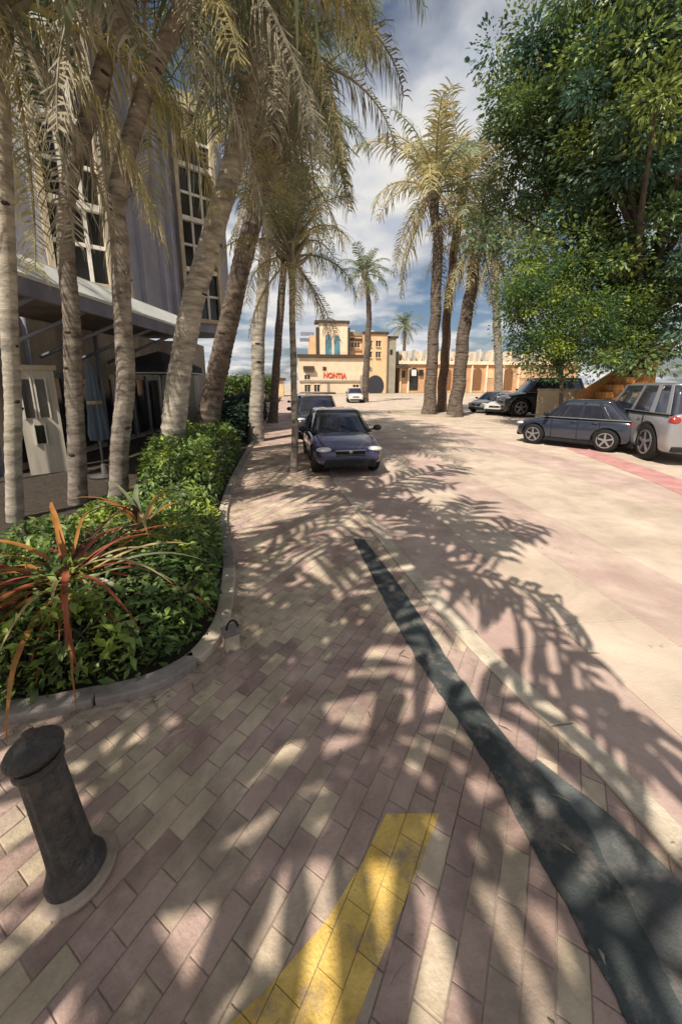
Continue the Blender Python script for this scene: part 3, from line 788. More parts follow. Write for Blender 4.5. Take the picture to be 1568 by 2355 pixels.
lobes = [(dep(1420, 230, 21), 5.6, 4.4, 4.8), (dep(1290, 180, 21), 2.8, 2.8, 2.4), (dep(1180, 140, 22), 1.6, 1.6, 1.0, 1), (dep(1130, 250, 22), 1.4, 1.6, 1.1, 1), (dep(1200, 330, 22), 1.9, 2.0, 1.5, 1), (dep(1225, 450, 22), 2.0, 2.2, 1.4), (dep(1160, 550, 22), 1.7, 1.8, 1.0), (dep(1330, 480, 21), 2.6, 2.8, 1.8, 1), (dep(1490, 560, 19), 3.6, 3.2, 2.8), (dep(1560, 200, 17), 3.6, 3.2, 4.0), (dep(1560, 730, 19), 3.0, 2.8, 1.9), (dep(1420, 690, 20), 2.6, 2.4, 1.9), (dep(1300, 600, 20), 2.2, 2.2, 1.4, 1), (dep(1240, 680, 20), 1.6, 1.6, 1.6, 1), (dep(1480, 790, 19.5), 2.2, 1.8, 1.2), (dep(1400, 630, 18.5), 2.0, 1.6, 1.3, 1), (dep(1260, 590, 19), 1.7, 1.5, 1.0, 1), (dep(1450, 800, 18), 1.5, 1.3, 0.9, 1)]
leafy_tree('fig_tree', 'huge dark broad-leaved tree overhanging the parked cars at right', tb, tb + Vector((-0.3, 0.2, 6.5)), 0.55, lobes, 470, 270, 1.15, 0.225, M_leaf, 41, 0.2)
sb = dep(1292, 960, 17); sb.z = 0
leafy_tree('young_green_tree', 'smaller sunlit yellow-green tree under the big dark crown', sb, up(1288, 790, sb), 0.11, [(dep(1185, 650, 17), 1.0, 1.1, 0.9), (dep(1420, 720, 18), 1.3, 1.3, 1.0), (dep(1290, 640, 18), 1.2, 1.2, 0.8), (dep(1235, 725, 17), 1.4, 1.4, 1.5), (dep(1250, 815, 17), 1.2, 1.2, 0.9), (dep(1330, 830, 17), 1.1, 1.2, 0.6), (dep(1330, 735, 17), 1.4, 1.3, 1.4), (dep(1385, 800, 17), 1.1, 1.1, 0.7)], 190, 150, 0.75, 0.13, M_leafl, 42, 0.18)

# ================================================================== bollard and small things in the foreground
bt = thing('bollard', 'dark cast-iron bollard with domed cap, leaning at lower left', 'bollard', (-0.98, 1.34, 0.012))
bt.rotation_euler = (R(-4), R(-9), R(0)); bt.scale = (0.76, 0.76, 0.68)
prof = [(0.150, -0.03), (0.150, 0.05), (0.138, 0.075), (0.130, 0.10), (0.116, 0.14), (0.110, 0.30), (0.106, 0.62), (0.104, 0.80), (0.112, 0.815), (0.118, 0.83), (0.118, 0.85), (0.108, 0.862)]
# fluted shaft
sh = MB(); nseg = 48; vs = []; fs = []
for r, h in prof:
    for k in range(nseg):
        a = 2 * math.pi * k / nseg
        rr = r * (1 - (0.05 * (0.5 - 0.5 * math.cos(a * 12)) if 0.13 < h < 0.81 else 0))
        vs.append((rr * math.cos(a), rr * math.sin(a), h))
for i in range(len(prof) - 1):
    for k in range(nseg): fs.append((i * nseg + k, i * nseg + (k + 1) % nseg, (i + 1) * nseg + (k + 1) % nseg, (i + 1) * nseg + k))
fs += [tuple(range(nseg))[::-1], tuple(range((len(prof) - 1) * nseg, len(prof) * nseg))]
sh.add(vs, fs).build('shaft', M_iron, bt, False)
MB().lathe([(0.098, 0.86), (0.100, 0.885), (0.128, 0.90), (0.136, 0.925), (0.134, 0.95), (0.118, 0.975), (0.09, 1.0), (0.058, 1.018), (0.03, 1.028), (0.034, 1.040), (0.03, 1.055), (0.014, 1.064)], 28).build('cap', M_iron, bt, True)
MB().lathe([(0.20, -0.03), (0.205, 0.004), (0.19, 0.010), (0.15, 0.016), (0.14, 0.03)], 28).build('mortar_collar', M_taupe, bt, True)

gp = at(524, 1490)
gb = thing('water_point', 'small pale concrete block with dark hoop at the kerb corner', 'water point', (gp.x + 0.03, gp.y, 0.0), R(25)); gb.scale = (0.75, 0.75, 0.85)
bevel(MB().box((-0.075, -0.075, -0.02), (0.075, 0.075, 0.17)).build('block', M_kerb, gb), 0.012)
bevel(MB().box((-0.088, -0.088, 0.17), (0.088, 0.088, 0.205)).build('lid', M_kerbgrey, gb), 0.008)
MB().tube([(0.06 * math.cos(a) + 0.02, 0, 0.2 + 0.085 * math.sin(a)) for a in [math.pi * k / 10 for k in range(11)]] + [(-0.04, 0, 0.19)], 0.011, 8).build('hoop', M_black, gb, True)

# fallen dry leaflets, too many and too small to count
lt = MB(); rl = random.Random(77)
for k in range(420):
    if rl.random() < 0.55:
        i = rl.randrange(4, len(bed_edge) - 6); p = bed_edge[i]; x, y = p.x + 0.04 + abs(rl.gauss(0, 0.16)), p.y + rl.gauss(0, 0.1)
    else: x, y = rl.uniform(-1.2, 3.6), rl.uniform(0.7, 9)
    if not inside((x, y), side_poly) and x < 1.4: continue
    a = rl.uniform(0, 6.3); ln = rl.uniform(0.03, 0.12); wv = rl.uniform(0.003, 0.006)
    d = Vector((math.cos(a), math.sin(a), 0)); n_ = Vector((-d.y, d.x, 0)); c = Vector((x, y, 0.0225))
    lt.add([c - n_ * wv * .4, c + n_ * wv * .4, c + d * ln * .5 + n_ * wv + Vector((0, 0, rl.uniform(.003, .016))), c + d * ln * .5 - n_ * wv + Vector((0, 0, rl.uniform(.003, .016))), c + d * ln], [(0, 3, 2, 1), (3, 4, 2)])
tag(lt.build('leaf_litter', M_fdry), 'dry brown leaflets scattered over the paving', 'leaf litter', kind='stuff')

# ================================================================== the building on the left
V = [Vector((-9.5, 8.95)), Vector((-6.0, 11.17)), Vector((-4.74, 11.98)), Vector((-4.17, 16.76)), Vector((-2.79, 17.64)), Vector((-2.65, 19.2)), Vector((-12, 21)), Vector((-16, 12))]
HB = 12.4; Z1 = 4.25
lb = thing('apartment_building', 'lavender grey building with white-barred window bays behind the left palms', 'building', (-7, 15, 0))
lo = Vector((-7, 15))
def lv(p): return (p[0] - lo.x, p[1] - lo.y)
MB().prism([lv(p) for p in V], Z1, HB).build('upper_wall', M_wall, lb)
V2 = [Vector((-10.5, 8.6)), Vector((-6.6, 9.0)), Vector((-5.7, 17.8)), Vector((-4.3, 18.1)), Vector((-4.2, 20.2)), Vector((-12, 22)), Vector((-16, 12))]
MB().prism([lv(p) for p in V2], 0, Z1 - 0.3).build('ground_floor_wall', M_lower, lb)
MB().prism([lv(p + (p - lo).normalized() * 0.22) for p in V], HB, HB + 0.38).build('parapet', M_trim, lb)
def bay(a, b, z0, rows, cols_n, rowh, inset=0.12):
    """a tall window between plan points a and b: surround, panes and bars"""
    a = Vector(a); b = Vector(b); e = (b - a).normalized(); n = Vector((e.y, -e.x))
    if n.dot(-(a + b) / 2) < 0: n = -n
    W = (b - a).length; ht = rows * rowh
    def P(u, d, z): q = a + e * u + n * d - lo; return Vector((q.x, q.y, z))
    win = bpy.data.objects.new('window', None); C.objects.link(win); win.parent = lb
    E3 = Vector((e.x, e.y, 0)); N3 = Vector((n.x, n.y, 0)); Z3 = Vector((0, 0, 1))
    fr = MB()
    fr.obox(P(0, 0.003, z0 - 0.16), E3 * 0.14, N3 * 0.24, Z3 * (ht + 0.32)); fr.obox(P(W - 0.14, 0.003, z0 - 0.16), E3 * 0.14, N3 * 0.24, Z3 * (ht + 0.32))
    fr.obox(P(0.14, 0.003, z0 + ht), E3 * (W - 0.28), N3 * 0.22, Z3 * 0.16); fr.obox(P(0.14, 0.003, z0 - 0.16), E3 * (W - 0.28), N3 * 0.22, Z3 * 0.16)
    fr.build('frame', M_trim, win)
    cw = (W - 0.28) / cols_n
    for r in range(rows):
        for c in range(cols_n):
            o = P(0.14 + c * cw, 0.012, z0 + r * rowh)
            MB().obox(o, E3 * cw, N3 * 0.012, Z3 * rowh).build('pane', M_glass, win)
        if r:
            th = 0.16 if r % 2 == 0 else 0.09
            MB().obox(P(0.14, 0.028, z0 + r * rowh - th / 2), E3 * (W - 0.28), N3 * (0.16 if r % 2 == 0 else 0.07), Z3 * th).build('bar', M_mull, win)
    for c in range(1, cols_n):
        MB().obox(P(0.14 + c * cw - 0.04, 0.03, z0), E3 * 0.08, N3 * 0.09, Z3 * ht).build('bar', M_mull, win)
    return win
bay(V[1] + (V[2] - V[1]) * 0.02, V[2] - (V[2] - V[1]) * 0.02, 4.75, 8, 3, 0.92)
bay(V[3] + (V[4] - V[3]) * 0.02, V[4] - (V[4] - V[3]) * 0.02, 4.75, 8, 3, 0.92)
eA = (V[3] - V[2]).normalized()
bay(V[0] + (V[1] - V[0]) * 0.35, V[0] + (V[1] - V[0]) * 0.8, 5.2, 3, 3, 0.85)
# sunlit cream pilaster and shallow fins on the lavender wall
for f, m, wdt in ((0.04, M_trim, 0.42), (0.30, M_wall, 0.16), (0.62, M_wall, 0.16), (0.80, M_wall, 0.16)):
    q = V[2] + (V[3] - V[2]) * f - lo; n3 = Vector((eA.y, -eA.x, 0))
    MB().obox((q.x, q.y, Z1 + 0.1), Vector((eA.x, eA.y, 0)) * wdt, n3 * 0.16, (0, 0, HB - Z1 - 0.2)).build('pilaster', m, lb)

# canopy over the pavement terrace
can = thing('canopy', 'pale flat canopy with dark underside along the left building', 'canopy', (-5.4, 12, 0))
co = Vector((-5.4, 12, 0))
cA, cB = Vector((-5.35, 5.6)), Vector((-2.95, 14.4))
cA = Vector(at(-60, 560, 4.0)[:2]); cB = Vector(at(432, 742, 4.0)[:2])
ce = (cB - cA).normalized(); cn = Vector((ce.y, -ce.x))
cA = Vector(at(5, 575, 4.0)[:2])
Lc = (cB - cA).length; wc = 2.6
def CP(u, d, z): q = cA + ce * u - cn * d; return Vector((q.x - co.x, q.y - co.y, z))
E3 = Vector((ce.x, ce.y, 0)); N3 = Vector((cn.x, cn.y, 0)); Z3 = Vector((0, 0, 1))
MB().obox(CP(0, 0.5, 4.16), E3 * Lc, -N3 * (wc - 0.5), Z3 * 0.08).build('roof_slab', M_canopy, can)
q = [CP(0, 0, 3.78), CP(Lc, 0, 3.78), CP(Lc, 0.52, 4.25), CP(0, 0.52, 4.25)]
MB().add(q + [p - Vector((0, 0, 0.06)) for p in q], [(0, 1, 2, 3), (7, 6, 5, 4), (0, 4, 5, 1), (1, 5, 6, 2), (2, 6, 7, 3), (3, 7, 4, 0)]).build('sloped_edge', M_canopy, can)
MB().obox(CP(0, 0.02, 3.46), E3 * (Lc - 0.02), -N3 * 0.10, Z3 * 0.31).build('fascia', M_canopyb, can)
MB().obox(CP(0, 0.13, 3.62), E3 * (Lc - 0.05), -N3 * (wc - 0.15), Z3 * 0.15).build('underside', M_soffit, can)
for k in range(5):
    u = 0.9 + k * (Lc - 1.5) / 4
    MB().tube([CP(u, wc - 0.05, 2.75), CP(u, 0.35, 3.58)], 0.045, 8).build('strut', M_strut, can, True)
    MB().tube([CP(u, wc + 0.25, 0.0), CP(u, wc + 0.25, 3.7)], 0.06, 10).build('post', M_strut, can, True)

# white porch wall with two dark slits
pw = thing('porch_wall', 'white plaster porch wall with two dark slots beside the leftmost palm', 'wall', (-5.05, 8.9, 0))
pa = Vector((at(52, 1000, 1.45)[0], at(52, 1000, 1.45)[1]))
pA = Vector(dep(54, 1000, 8.3)[:2]); pB = Vector(dep(146, 1000, 8.75)[:2]); pe = (pB - pA).normalized(); pn = Vector((pe.y, -pe.x))
E3 = Vector((pe.x, pe.y, 0)); N3 = Vector((pn.x, pn.y, 0))
def PP(u, d, z): q = pA + pe * u + pn * d - Vector((-5.05, 8.9)); return Vector((q.x, q.y, z))
Wp = (pB - pA).length
MB().obox(PP(0, -0.25, -0.02), E3 * Wp, N3 * 0.25, Z3 * 2.42).build('panel', M_whitepanel, pw)
MB().obox(PP(-0.06, -0.30, 2.40), E3 * (Wp + 0.12), N3 * 0.36, Z3 * 0.11).build('coping', M_trim, pw)
for u0, z0, hh in ((0.10, 1.35, 0.85), (0.36, 1.35, 0.85), (0.22, 0.75, 0.42)):
    sl = MB().obox(PP(u0, 0.003, z0), E3 * 0.17, N3 * 0.008, Z3 * hh).build('slot', M_glass, pw)
    fr = MB(); fr.obox(PP(u0 - 0.03, 0.002, z0 - 0.03), E3 * 0.03, N3 * 0.04, Z3 * (hh + 0.06)); fr.obox(PP(u0 + 0.17, 0.002, z0 - 0.03), E3 * 0.03, N3 * 0.04, Z3 * (hh + 0.06))
    fr.build('slot_frame', M_mull, sl)
# shop glazing under the canopy
shop = thing('shop_front', 'dark glazed shop front in the shade under the canopy', 'shop front', (-6.2, 14, 0))
sA = Vector((-6.47, 9.6)); sB = Vector((-5.72, 17.0)); se = (sB - sA).normalized(); sn = Vector((se.y, -se.x))
for k in range(7):
    u = k * 1.18; q = sA + se * u + sn * 0.06 - Vector((-6.2, 14))
    o = Vector((q.x, q.y, 0.25)); E3 = Vector((se.x, se.y, 0)); N3 = Vector((sn.x, sn.y, 0))
    MB().obox(o, E3 * 0.62, N3 * 0.02, Z3 * 2.0).build('pane', M_glass, shop)
    MB().obox(o + E3 * 0.63 + Vector((0, 0, -0.1)), E3 * 0.08, N3 * 0.09, Z3 * 2.25).build('mullion', M_mull if k % 3 == 0 else M_strut, shop)
# dark parasol beyond the canopy
def parasol(label, p, zt, rad, closed=False, m=None, trim=None):
    t = thing('parasol', label, 'parasol', p)
    MB().tube([(0, 0, 0), (0, 0, zt + 0.12)], 0.028, 10).build('pole', M_steel, t, True)
    MB().lathe([(0.3, 0), (0.3, 0.05), (0.06, 0.08), (0.05, 0.3)], 20).build('base', M_iron, t, True)
    if closed:
        pr = [(0.03, zt + 0.05), (0.07, zt - 0.1), (0.12, zt - 0.6), (0.13, zt - 1.0), (0.17, zt - 1.45), (0.15, zt - 1.6)]
        mb = MB(); vs = []; fs = []; n = 32
        for r, h in pr:
            for k in range(n):
                a = 2 * math.pi * k / n; rr = r * (1 + 0.28 * math.cos(a * 8)); vs.append((rr * math.cos(a), rr * math.sin(a), h))
        for i in range(len(pr) - 1):
            for k in range(n): fs.append((i * n + k, (i + 1) * n + k, (i + 1) * n + (k + 1) % n, i * n + (k + 1) % n))
        mb.add(vs, fs).build('canvas', m, t, True)
        MB().lathe([(0.15, zt - 0.82), (0.155, zt - 0.78), (0.15, zt - 0.74)], 20).build('strap', trim, t, True)
    else:
        n = 8; mb = MB(); vs = [(0, 0, zt + 0.02)]; fs = []
        for r, h in ((rad * 0.5, zt - 0.2), (rad, zt - 0.52), (rad * 1.002, zt - 0.74)):
            for k in range(n): a = 2 * math.pi * (k + .5) / n; vs.append((r * math.cos(a), r * math.sin(a), h))
        for k in range(n):
            k2 = (k + 1) % n; fs += [(0, 1 + k, 1 + k2), (1 + k, 9 + k, 9 + k2, 1 + k2), (9 + k, 17 + k, 17 + k2, 9 + k2)]
        o = mb.add(vs, fs).build('canvas', m, t)
        so = o.modifiers.new('solid', 'SOLIDIFY'); so.thickness = 0.012
        for k in range(n):
            a = 2 * math.pi * (k + .5) / n; a2 = 2 * math.pi * (k + 1.5) / n
            MB().tube([(rad * 1.01 * math.cos(a), rad * 1.01 * math.sin(a), zt - 0.74), (rad * 1.01 * math.cos(a2), rad * 1.01 * math.sin(a2), zt - 0.74)], 0.022, 6).build('trim', trim, t)
            MB().tube([(0, 0, zt - 0.04), (rad * .98 * math.cos(a), rad * .98 * math.sin(a), zt - 0.56)], 0.012, 6).build('rib', M_steel, t)
    return t
parasol('open dark canvas parasol with pale trim beyond the canopy end', dep(385, 1000, 13.5) * Vector((1, 1, 0)) if False else Vector((dep(375, 900, 13.2).x, dep(375, 900, 13.2).y, 0.03)), 3.15, 1.35, False, M_darkcanvas, M_canopy)
q = dep(228, 1000, 8.2); parasol('closed blue-grey parasol between the two slim palms', Vector((q.x, q.y, 0.03)), 2.45, 0, True, M_bluecanvas, M_tan)

# ================================================================== far buildings
YB = 84.0
def fx(px, y=YB, py=850):                       # world x of a picture column on the plane of that depth
    d = ray(px, py); return d.x * (y / d.y)
def fz(py, px=800, y=YB):
    d = ray(px, py); return CAM_H + d.z * (y / d.y)
pb = thing('tower_building', 'peach building with square tower, twin blue windows and red lettering', 'building', (fx(790), YB, 0))
ox, oy = fx(790), YB
def fbox(name, px0, px1, py0, py1, d0, d1, m, parent, bev=0):
    """box on the front plane: picture columns and rows, set back from d0 to d1"""
    x0, x1 = fx(px0), fx(px1); z1, z0 = fz(py0), (fz(py1) if py1 is not None else 0)
    return MB().box((x0 - ox, d0, z0), (x1 - ox, d1, z1)).build(name, m, parent)
fbox('lower_wall', 688, 836, 823, None, 0, 10, M_peachl, pb)
fbox('side_wall', 836.6, 893, 765, None, 1.2, 12, M_peach, pb)
fbox('upper_wall', 715, 836, 768, 822.4, 2.5, 11, M_peach, pb)
tw_ = fbox('tower', 735, 800, 742, 818, 0.6, 2.49, M_peachl, pb)
fbox('cornice', 726, 804, 736, 742, 0.2, 3.2, M_dktrim, tw_)
for a, b in ((729, 735), (800, 805)): fbox('pilaster', a, b, 752, 818.5, 0.4, 2.47, M_dktrim, tw_)
for a, b in ((749, 763), (769, 782)):
    x0, x1 = fx(a) - ox, fx(b) - ox; z0, z1 = fz(814), fz(776); r = (x1 - x0) / 2
    arch = [(x0, z0), (x1, z0)] + [(x0 + r + r * math.cos(t), z1 + r * math.sin(t)) for t in [math.pi * k / 8 for k in range(9)]]
    n = len(arch); wv = [(x, 0.50, z) for x, z in arch] + [(x, 0.58, z) for x, z in arch]
    wn = MB().add(wv, [tuple(range(n)), tuple(range(n, 2 * n))[::-1]] + [(i, n + i, n + (i + 1) % n, (i + 1) % n) for i in range(n)]).build('window', M_bluewin, tw_)
fbox('belt_course', 684, 842, 815, 822.4, -0.5, 0.55, M_dktrim, pb)
fbox('belt_course', 688, 836, 874, 878, -0.25, -0.01, M_greyshade, pb)
fbox('ledge', 800.6, 838, 774, 779, 2.1, 2.48, M_dktrim, pb)
fbox('ledge', 800.6, 838, 800, 803, 2.2, 2.48, M_terra, pb)
fbox('roof_edge', 800.6, 838, 758, 767.6, 2.3, 11, M_greyshade, pb)
fbox('roof_edge', 836.6, 895, 759, 764.6, 0.9, 12, M_dktrim, pb)
fbox('roof_sign', 694, 726, 760, 768, 3, 3.5, M_strut, pb); fbox('roof_sign', 692, 724, 774, 782, 3, 3.5, M_strut, pb)
fbox('annex', 893.6, 914, 773, None, 1.8, 11, M_greyshade, pb); fbox('roof_edge', 892, 918, 768, 772.6, 1.5, 11, M_dktrim, pb)
fbox('window', 900, 906, 800, 812, 1.72, 1.79, M_glass, pb)
fbox('awning', 697, 722, 842, 849, -1.0, -0.01, M_dktrim, pb); fbox('window', 698, 722, 850, 856, -0.08, -0.01, M_greyshade, pb)
fbox('wall_sign', 742, 750, 843, 851, -0.15, -0.01, M_dktrim, pb)
fbox('window', 846, 858, 843, 852, 1.1, 1.19, M_greyshade, pb)
fbox('door', 752, 758, 880, None, -0.06, -0.01, M_greyshade, pb)
fbox('pilaster', 828, 834, 862, None, -0.2, -0.01, M_greyshade, pb)
fbox('shop_awning', 688, 768, 901, 914, -3.2, -0.01, M_darkcanvas, pb)
for a, b, c, d in ((806, 816, 783, 796), (820, 830, 783, 796), (846, 856, 780, 794), (866, 876, 780, 794), (846, 856, 806, 820), (866, 876, 806, 820), (700, 712, 862, 872), (812, 824, 884, 900), (700, 712, 884, 900), (722, 734, 884, 900)):
    dd_ = 2.5 if c < 800 and a < 836 else (1.2 if a > 836 else 0.0)
    wn = fbox('window', a, b, c, d, dd_ - 0.05, dd_ - 0.01, M_glass, pb)
    fbox('window_sill', a - 1, b + 1, d, d + 1.6, dd_ - 0.3, dd_ - 0.01, M_peachl, wn); fbox('window_head', a - 1, b + 1, c - 1.6, c, dd_ - 0.2, dd_ - 0.01, M_peachl, wn)
    fbox('window_bar', (a + b) / 2 - 0.5, (a + b) / 2 + 0.5, c, d, dd_ - 0.09, dd_ - 0.051, M_mull, wn)
for a in (838.5, 891):
    fbox('drainpipe', a, a + 1.3, 766, None, 1.0, 1.19, M_greyshade, pb)
for a, b in ((815, 824), (858, 870)):
    fbox('roof_unit', a, b, 750, 758, 5, 8, M_greyroof, pb)
# dark round archway
xa = fx(866) - ox; za = fz(886); ra = (fx(886) - fx(846)) / 2
n = 24; arch = [(xa + ra * math.cos(2 * math.pi * k / n), max(0.02, za + 1.15 * ra * math.sin(2 * math.pi * k / n))) for k in range(n)]
wv = [(x, 1.05, z) for x, z in arch] + [(x, 1.19, z) for x, z in arch]
MB().add(wv, [tuple(range(n)), tuple(range(n, 2 * n))[::-1]] + [(i, n + i, n + (i + 1) % n, (i + 1) % n) for i in range(n)]).build('archway', M_darkcanvas, pb)
# lettering
cu = bpy.data.curves.new('lettering', 'FONT'); cu.body = 'NONTIA'; cu.size = 1.55; cu.extrude = 0.06; cu.offset = 0.045
to = bpy.data.objects.new('lettering', cu); C.objects.link(to)
bpy.context.view_layer.update()
me = bpy.data.meshes.new_from_object(to.evaluated_get(bpy.context.evaluated_depsgraph_get()))
bpy.data.objects.remove(to)
me.materials.clear(); me.materials.append(M_signred)
le = link('lettering', me, pb)
wid = max(v.co.x for v in me.vertices) - min(v.co.x for v in me.vertices)
sc_ = (fx(796) - fx(743)) / wid
le.rotation_euler = (R(90), R(2.5), 0); le.location = (fx(743) - ox, -0.10, fz(867)); le.scale = (sc_, 1.0, 1)

# low arcade with pale roof on the right
YA = 88.0
lw = thing('arcade_building', 'long low terracotta arcade with pale grey roof beside the tower', 'building', (fx(1080, YA), YA, 0))
ox, oy = fx(1080, YA), YA
def abox(name, px0, px1, py0, py1, d0, d1, m, parent):
    x0, x1 = fx(px0, YA), fx(px1, YA); z1, z0 = fz(py0, 1050, YA), (fz(py1, 1050, YA) if py1 is not None else 0)
    return MB().box((x0 - ox, d0, z0), (x1 - ox, d1, z1)).build(name, m, parent)
abox('wall', 918, 1330, 838, None, 0, 10, M_terra, lw)
abox('cornice', 914, 1334, 830, 837.6, -0.5, 10.4, M_peachl, lw)
rf = abox('roof', 920, 1328, 806, 829.5, 2.0, 10, M_greyroof, lw)
for k in range(30):
    p0 = 924 + k * 13.6
    abox('roof_fin', p0, p0 + rnd.uniform(3, 6), rnd.uniform(800, 812), 829.6, 0.3, 1.9, M_greyroof if k % 3 else M_peachl, rf)
abox('porch_roof', 905, 936, 841, 847, -2.2, -0.01, M_dktrim, lw)
for k, (a, b) in enumerate(((924, 932), (942, 962), (985, 1015), (1024, 1038), (1058, 1072), (1088, 1108), (1122, 1136), (1160, 1180), (1196, 1212))):
    pil = abox('pilaster', a - 5, a - 1.5, 838.4, None, -0.35, -0.01, M_peachl, lw)
    x0, x1 = fx(a, YA) - ox, fx(b, YA) - ox; z0, z1 = 0.6 if k % 2 else fz(868, 1050, YA), fz(856, 1050, YA); r = (x1 - x0) / 2
    arch = [(x0, z0), (x1, z0)] + [(x0 + r + r * math.cos(t), z1 + min(r, 1.2) * math.sin(t)) for t in [math.pi * q / 8 for q in range(9)]]
    n = len(arch); wv = [(x, -0.09, z) for x, z in arch] + [(x, -0.01, z) for x, z in arch]
    MB().add(wv, [tuple(range(n)), tuple(range(n, 2 * n))[::-1]] + [(i, n + i, n + (i + 1) % n, (i + 1) % n) for i in range(n)]).build('opening', M_glass if k in (0, 1, 4) else (M_brickd if k % 2 else M_peach), lw)
for a, b in ((945, 956), (962, 972)): abox('window', a, b, 850, 864, -0.5, -0.36, M_plate if a < 950 else M_glass, lw)

# low orange house far down the left walk
lh = thing('low_orange_house', 'low orange house glimpsed far down behind the left palms', 'house', (-6, 66, 0))
MB().box((-7, 0, 0), (5.0, 6, 2.7)).build('wall', M_peach, lh); MB().box((-7.4, -0.4, 2.71), (5.4, 6.4, 3.1)).build('roof', M_dktrim, lh)
for k in range(4): MB().box((-5.5 + k * 2.6, -0.06, 0.9), (-4.3 + k * 2.6, -0.01, 2.1)).build('window', M_glass, lh)

# kerbed island round the palm clump
isl = [(9.9 + 2.6 * math.cos(a) + 0.5 * math.sin(2 * a), 25.6 + 2.9 * math.sin(a)) for a in [2 * math.pi * k / 28 for k in range(28)]]
tag(MB().prism(isl, -0.04, 0.13).build('road_island', M_ground), kind='structure')

# cream garden wall and the stepped brick stair wall behind the parked cars
gw = thing('garden_wall', 'low cream garden wall behind the parked cars', 'wall', dep(1330, 910, 21) * Vector((1, 1, 0)) if False else (0, 0, 0))
ga, gb_ = dep(1236, 905, 22.5), dep(1440, 905, 20.5); ga.z = gb_.z = 0
ge = (gb_ - ga).normalized(); gn = Vector((-ge.y, ge.x, 0))
gw.location = ga
MB().obox((0, 0, -0.05), ge * (gb_ - ga).length, gn * 0.35, (0, 0, 1.75)).build('panel', M_creamwall, gw)
bevel(MB().obox(Vector((0, 0, 1.70)) - gn * 0.06 - ge * 0.05, ge * ((gb_ - ga).length + 0.1), gn * 0.47, (0, 0, 0.12)).build('coping', M_kerb, gw), 0.02)
st = thing('brick_stair', 'orange brick stair with stepped dark treads rising to the right', 'stair', (0, 0, 0))
s0, s1 = dep(1350, 915, 19.3), dep(1500, 915, 18.6); s0.z = s1.z = 0
st.location = s0; se3 = (s1 - s0).normalized(); sn3 = Vector((-se3.y, se3.x, 0)); Ls = (s1 - s0).length
nst = 7
for k in range(nst):
    u = Ls * k / nst; hh = 0.95 + 2.25 * k / (nst - 1)
    MB().obox(se3 * u + Vector((0, 0, -0.02)), se3 * (Ls / nst - 0.01), sn3 * 1.4, (0, 0, hh)).build('step_block', M_brick, st)
    bevel(MB().obox(se3 * (u - 0.05) - sn3 * 0.05 + Vector((0, 0, hh - 0.62 + 0.003)), se3 * (Ls / nst * 0.85), sn3 * 0.045, (0, 0, 0.30)).build('tread_end', M_brickd, st), 0.02)
# sloping parapet on the stair's back side
a0 = sn3 * 1.42 + Vector((0, 0, 1.55)); a1 = se3 * Ls + sn3 * 1.42 + Vector((0, 0, 3.75))
MB().add([a0 - Vector((0, 0, 1.55)), a1 - Vector((0, 0, 3.75)), a1, a0, a0 - Vector((0, 0, 1.55)) + sn3 * .25, a1 - Vector((0, 0, 3.75)) + sn3 * .25, a1 + sn3 * .25, a0 + sn3 * .25],
         [(0, 1, 2, 3), (7, 6, 5, 4), (3, 2, 6, 7), (0, 4, 5, 1), (1, 5, 6, 2), (0, 3, 7, 4)]).build('parapet', M_brick, st)

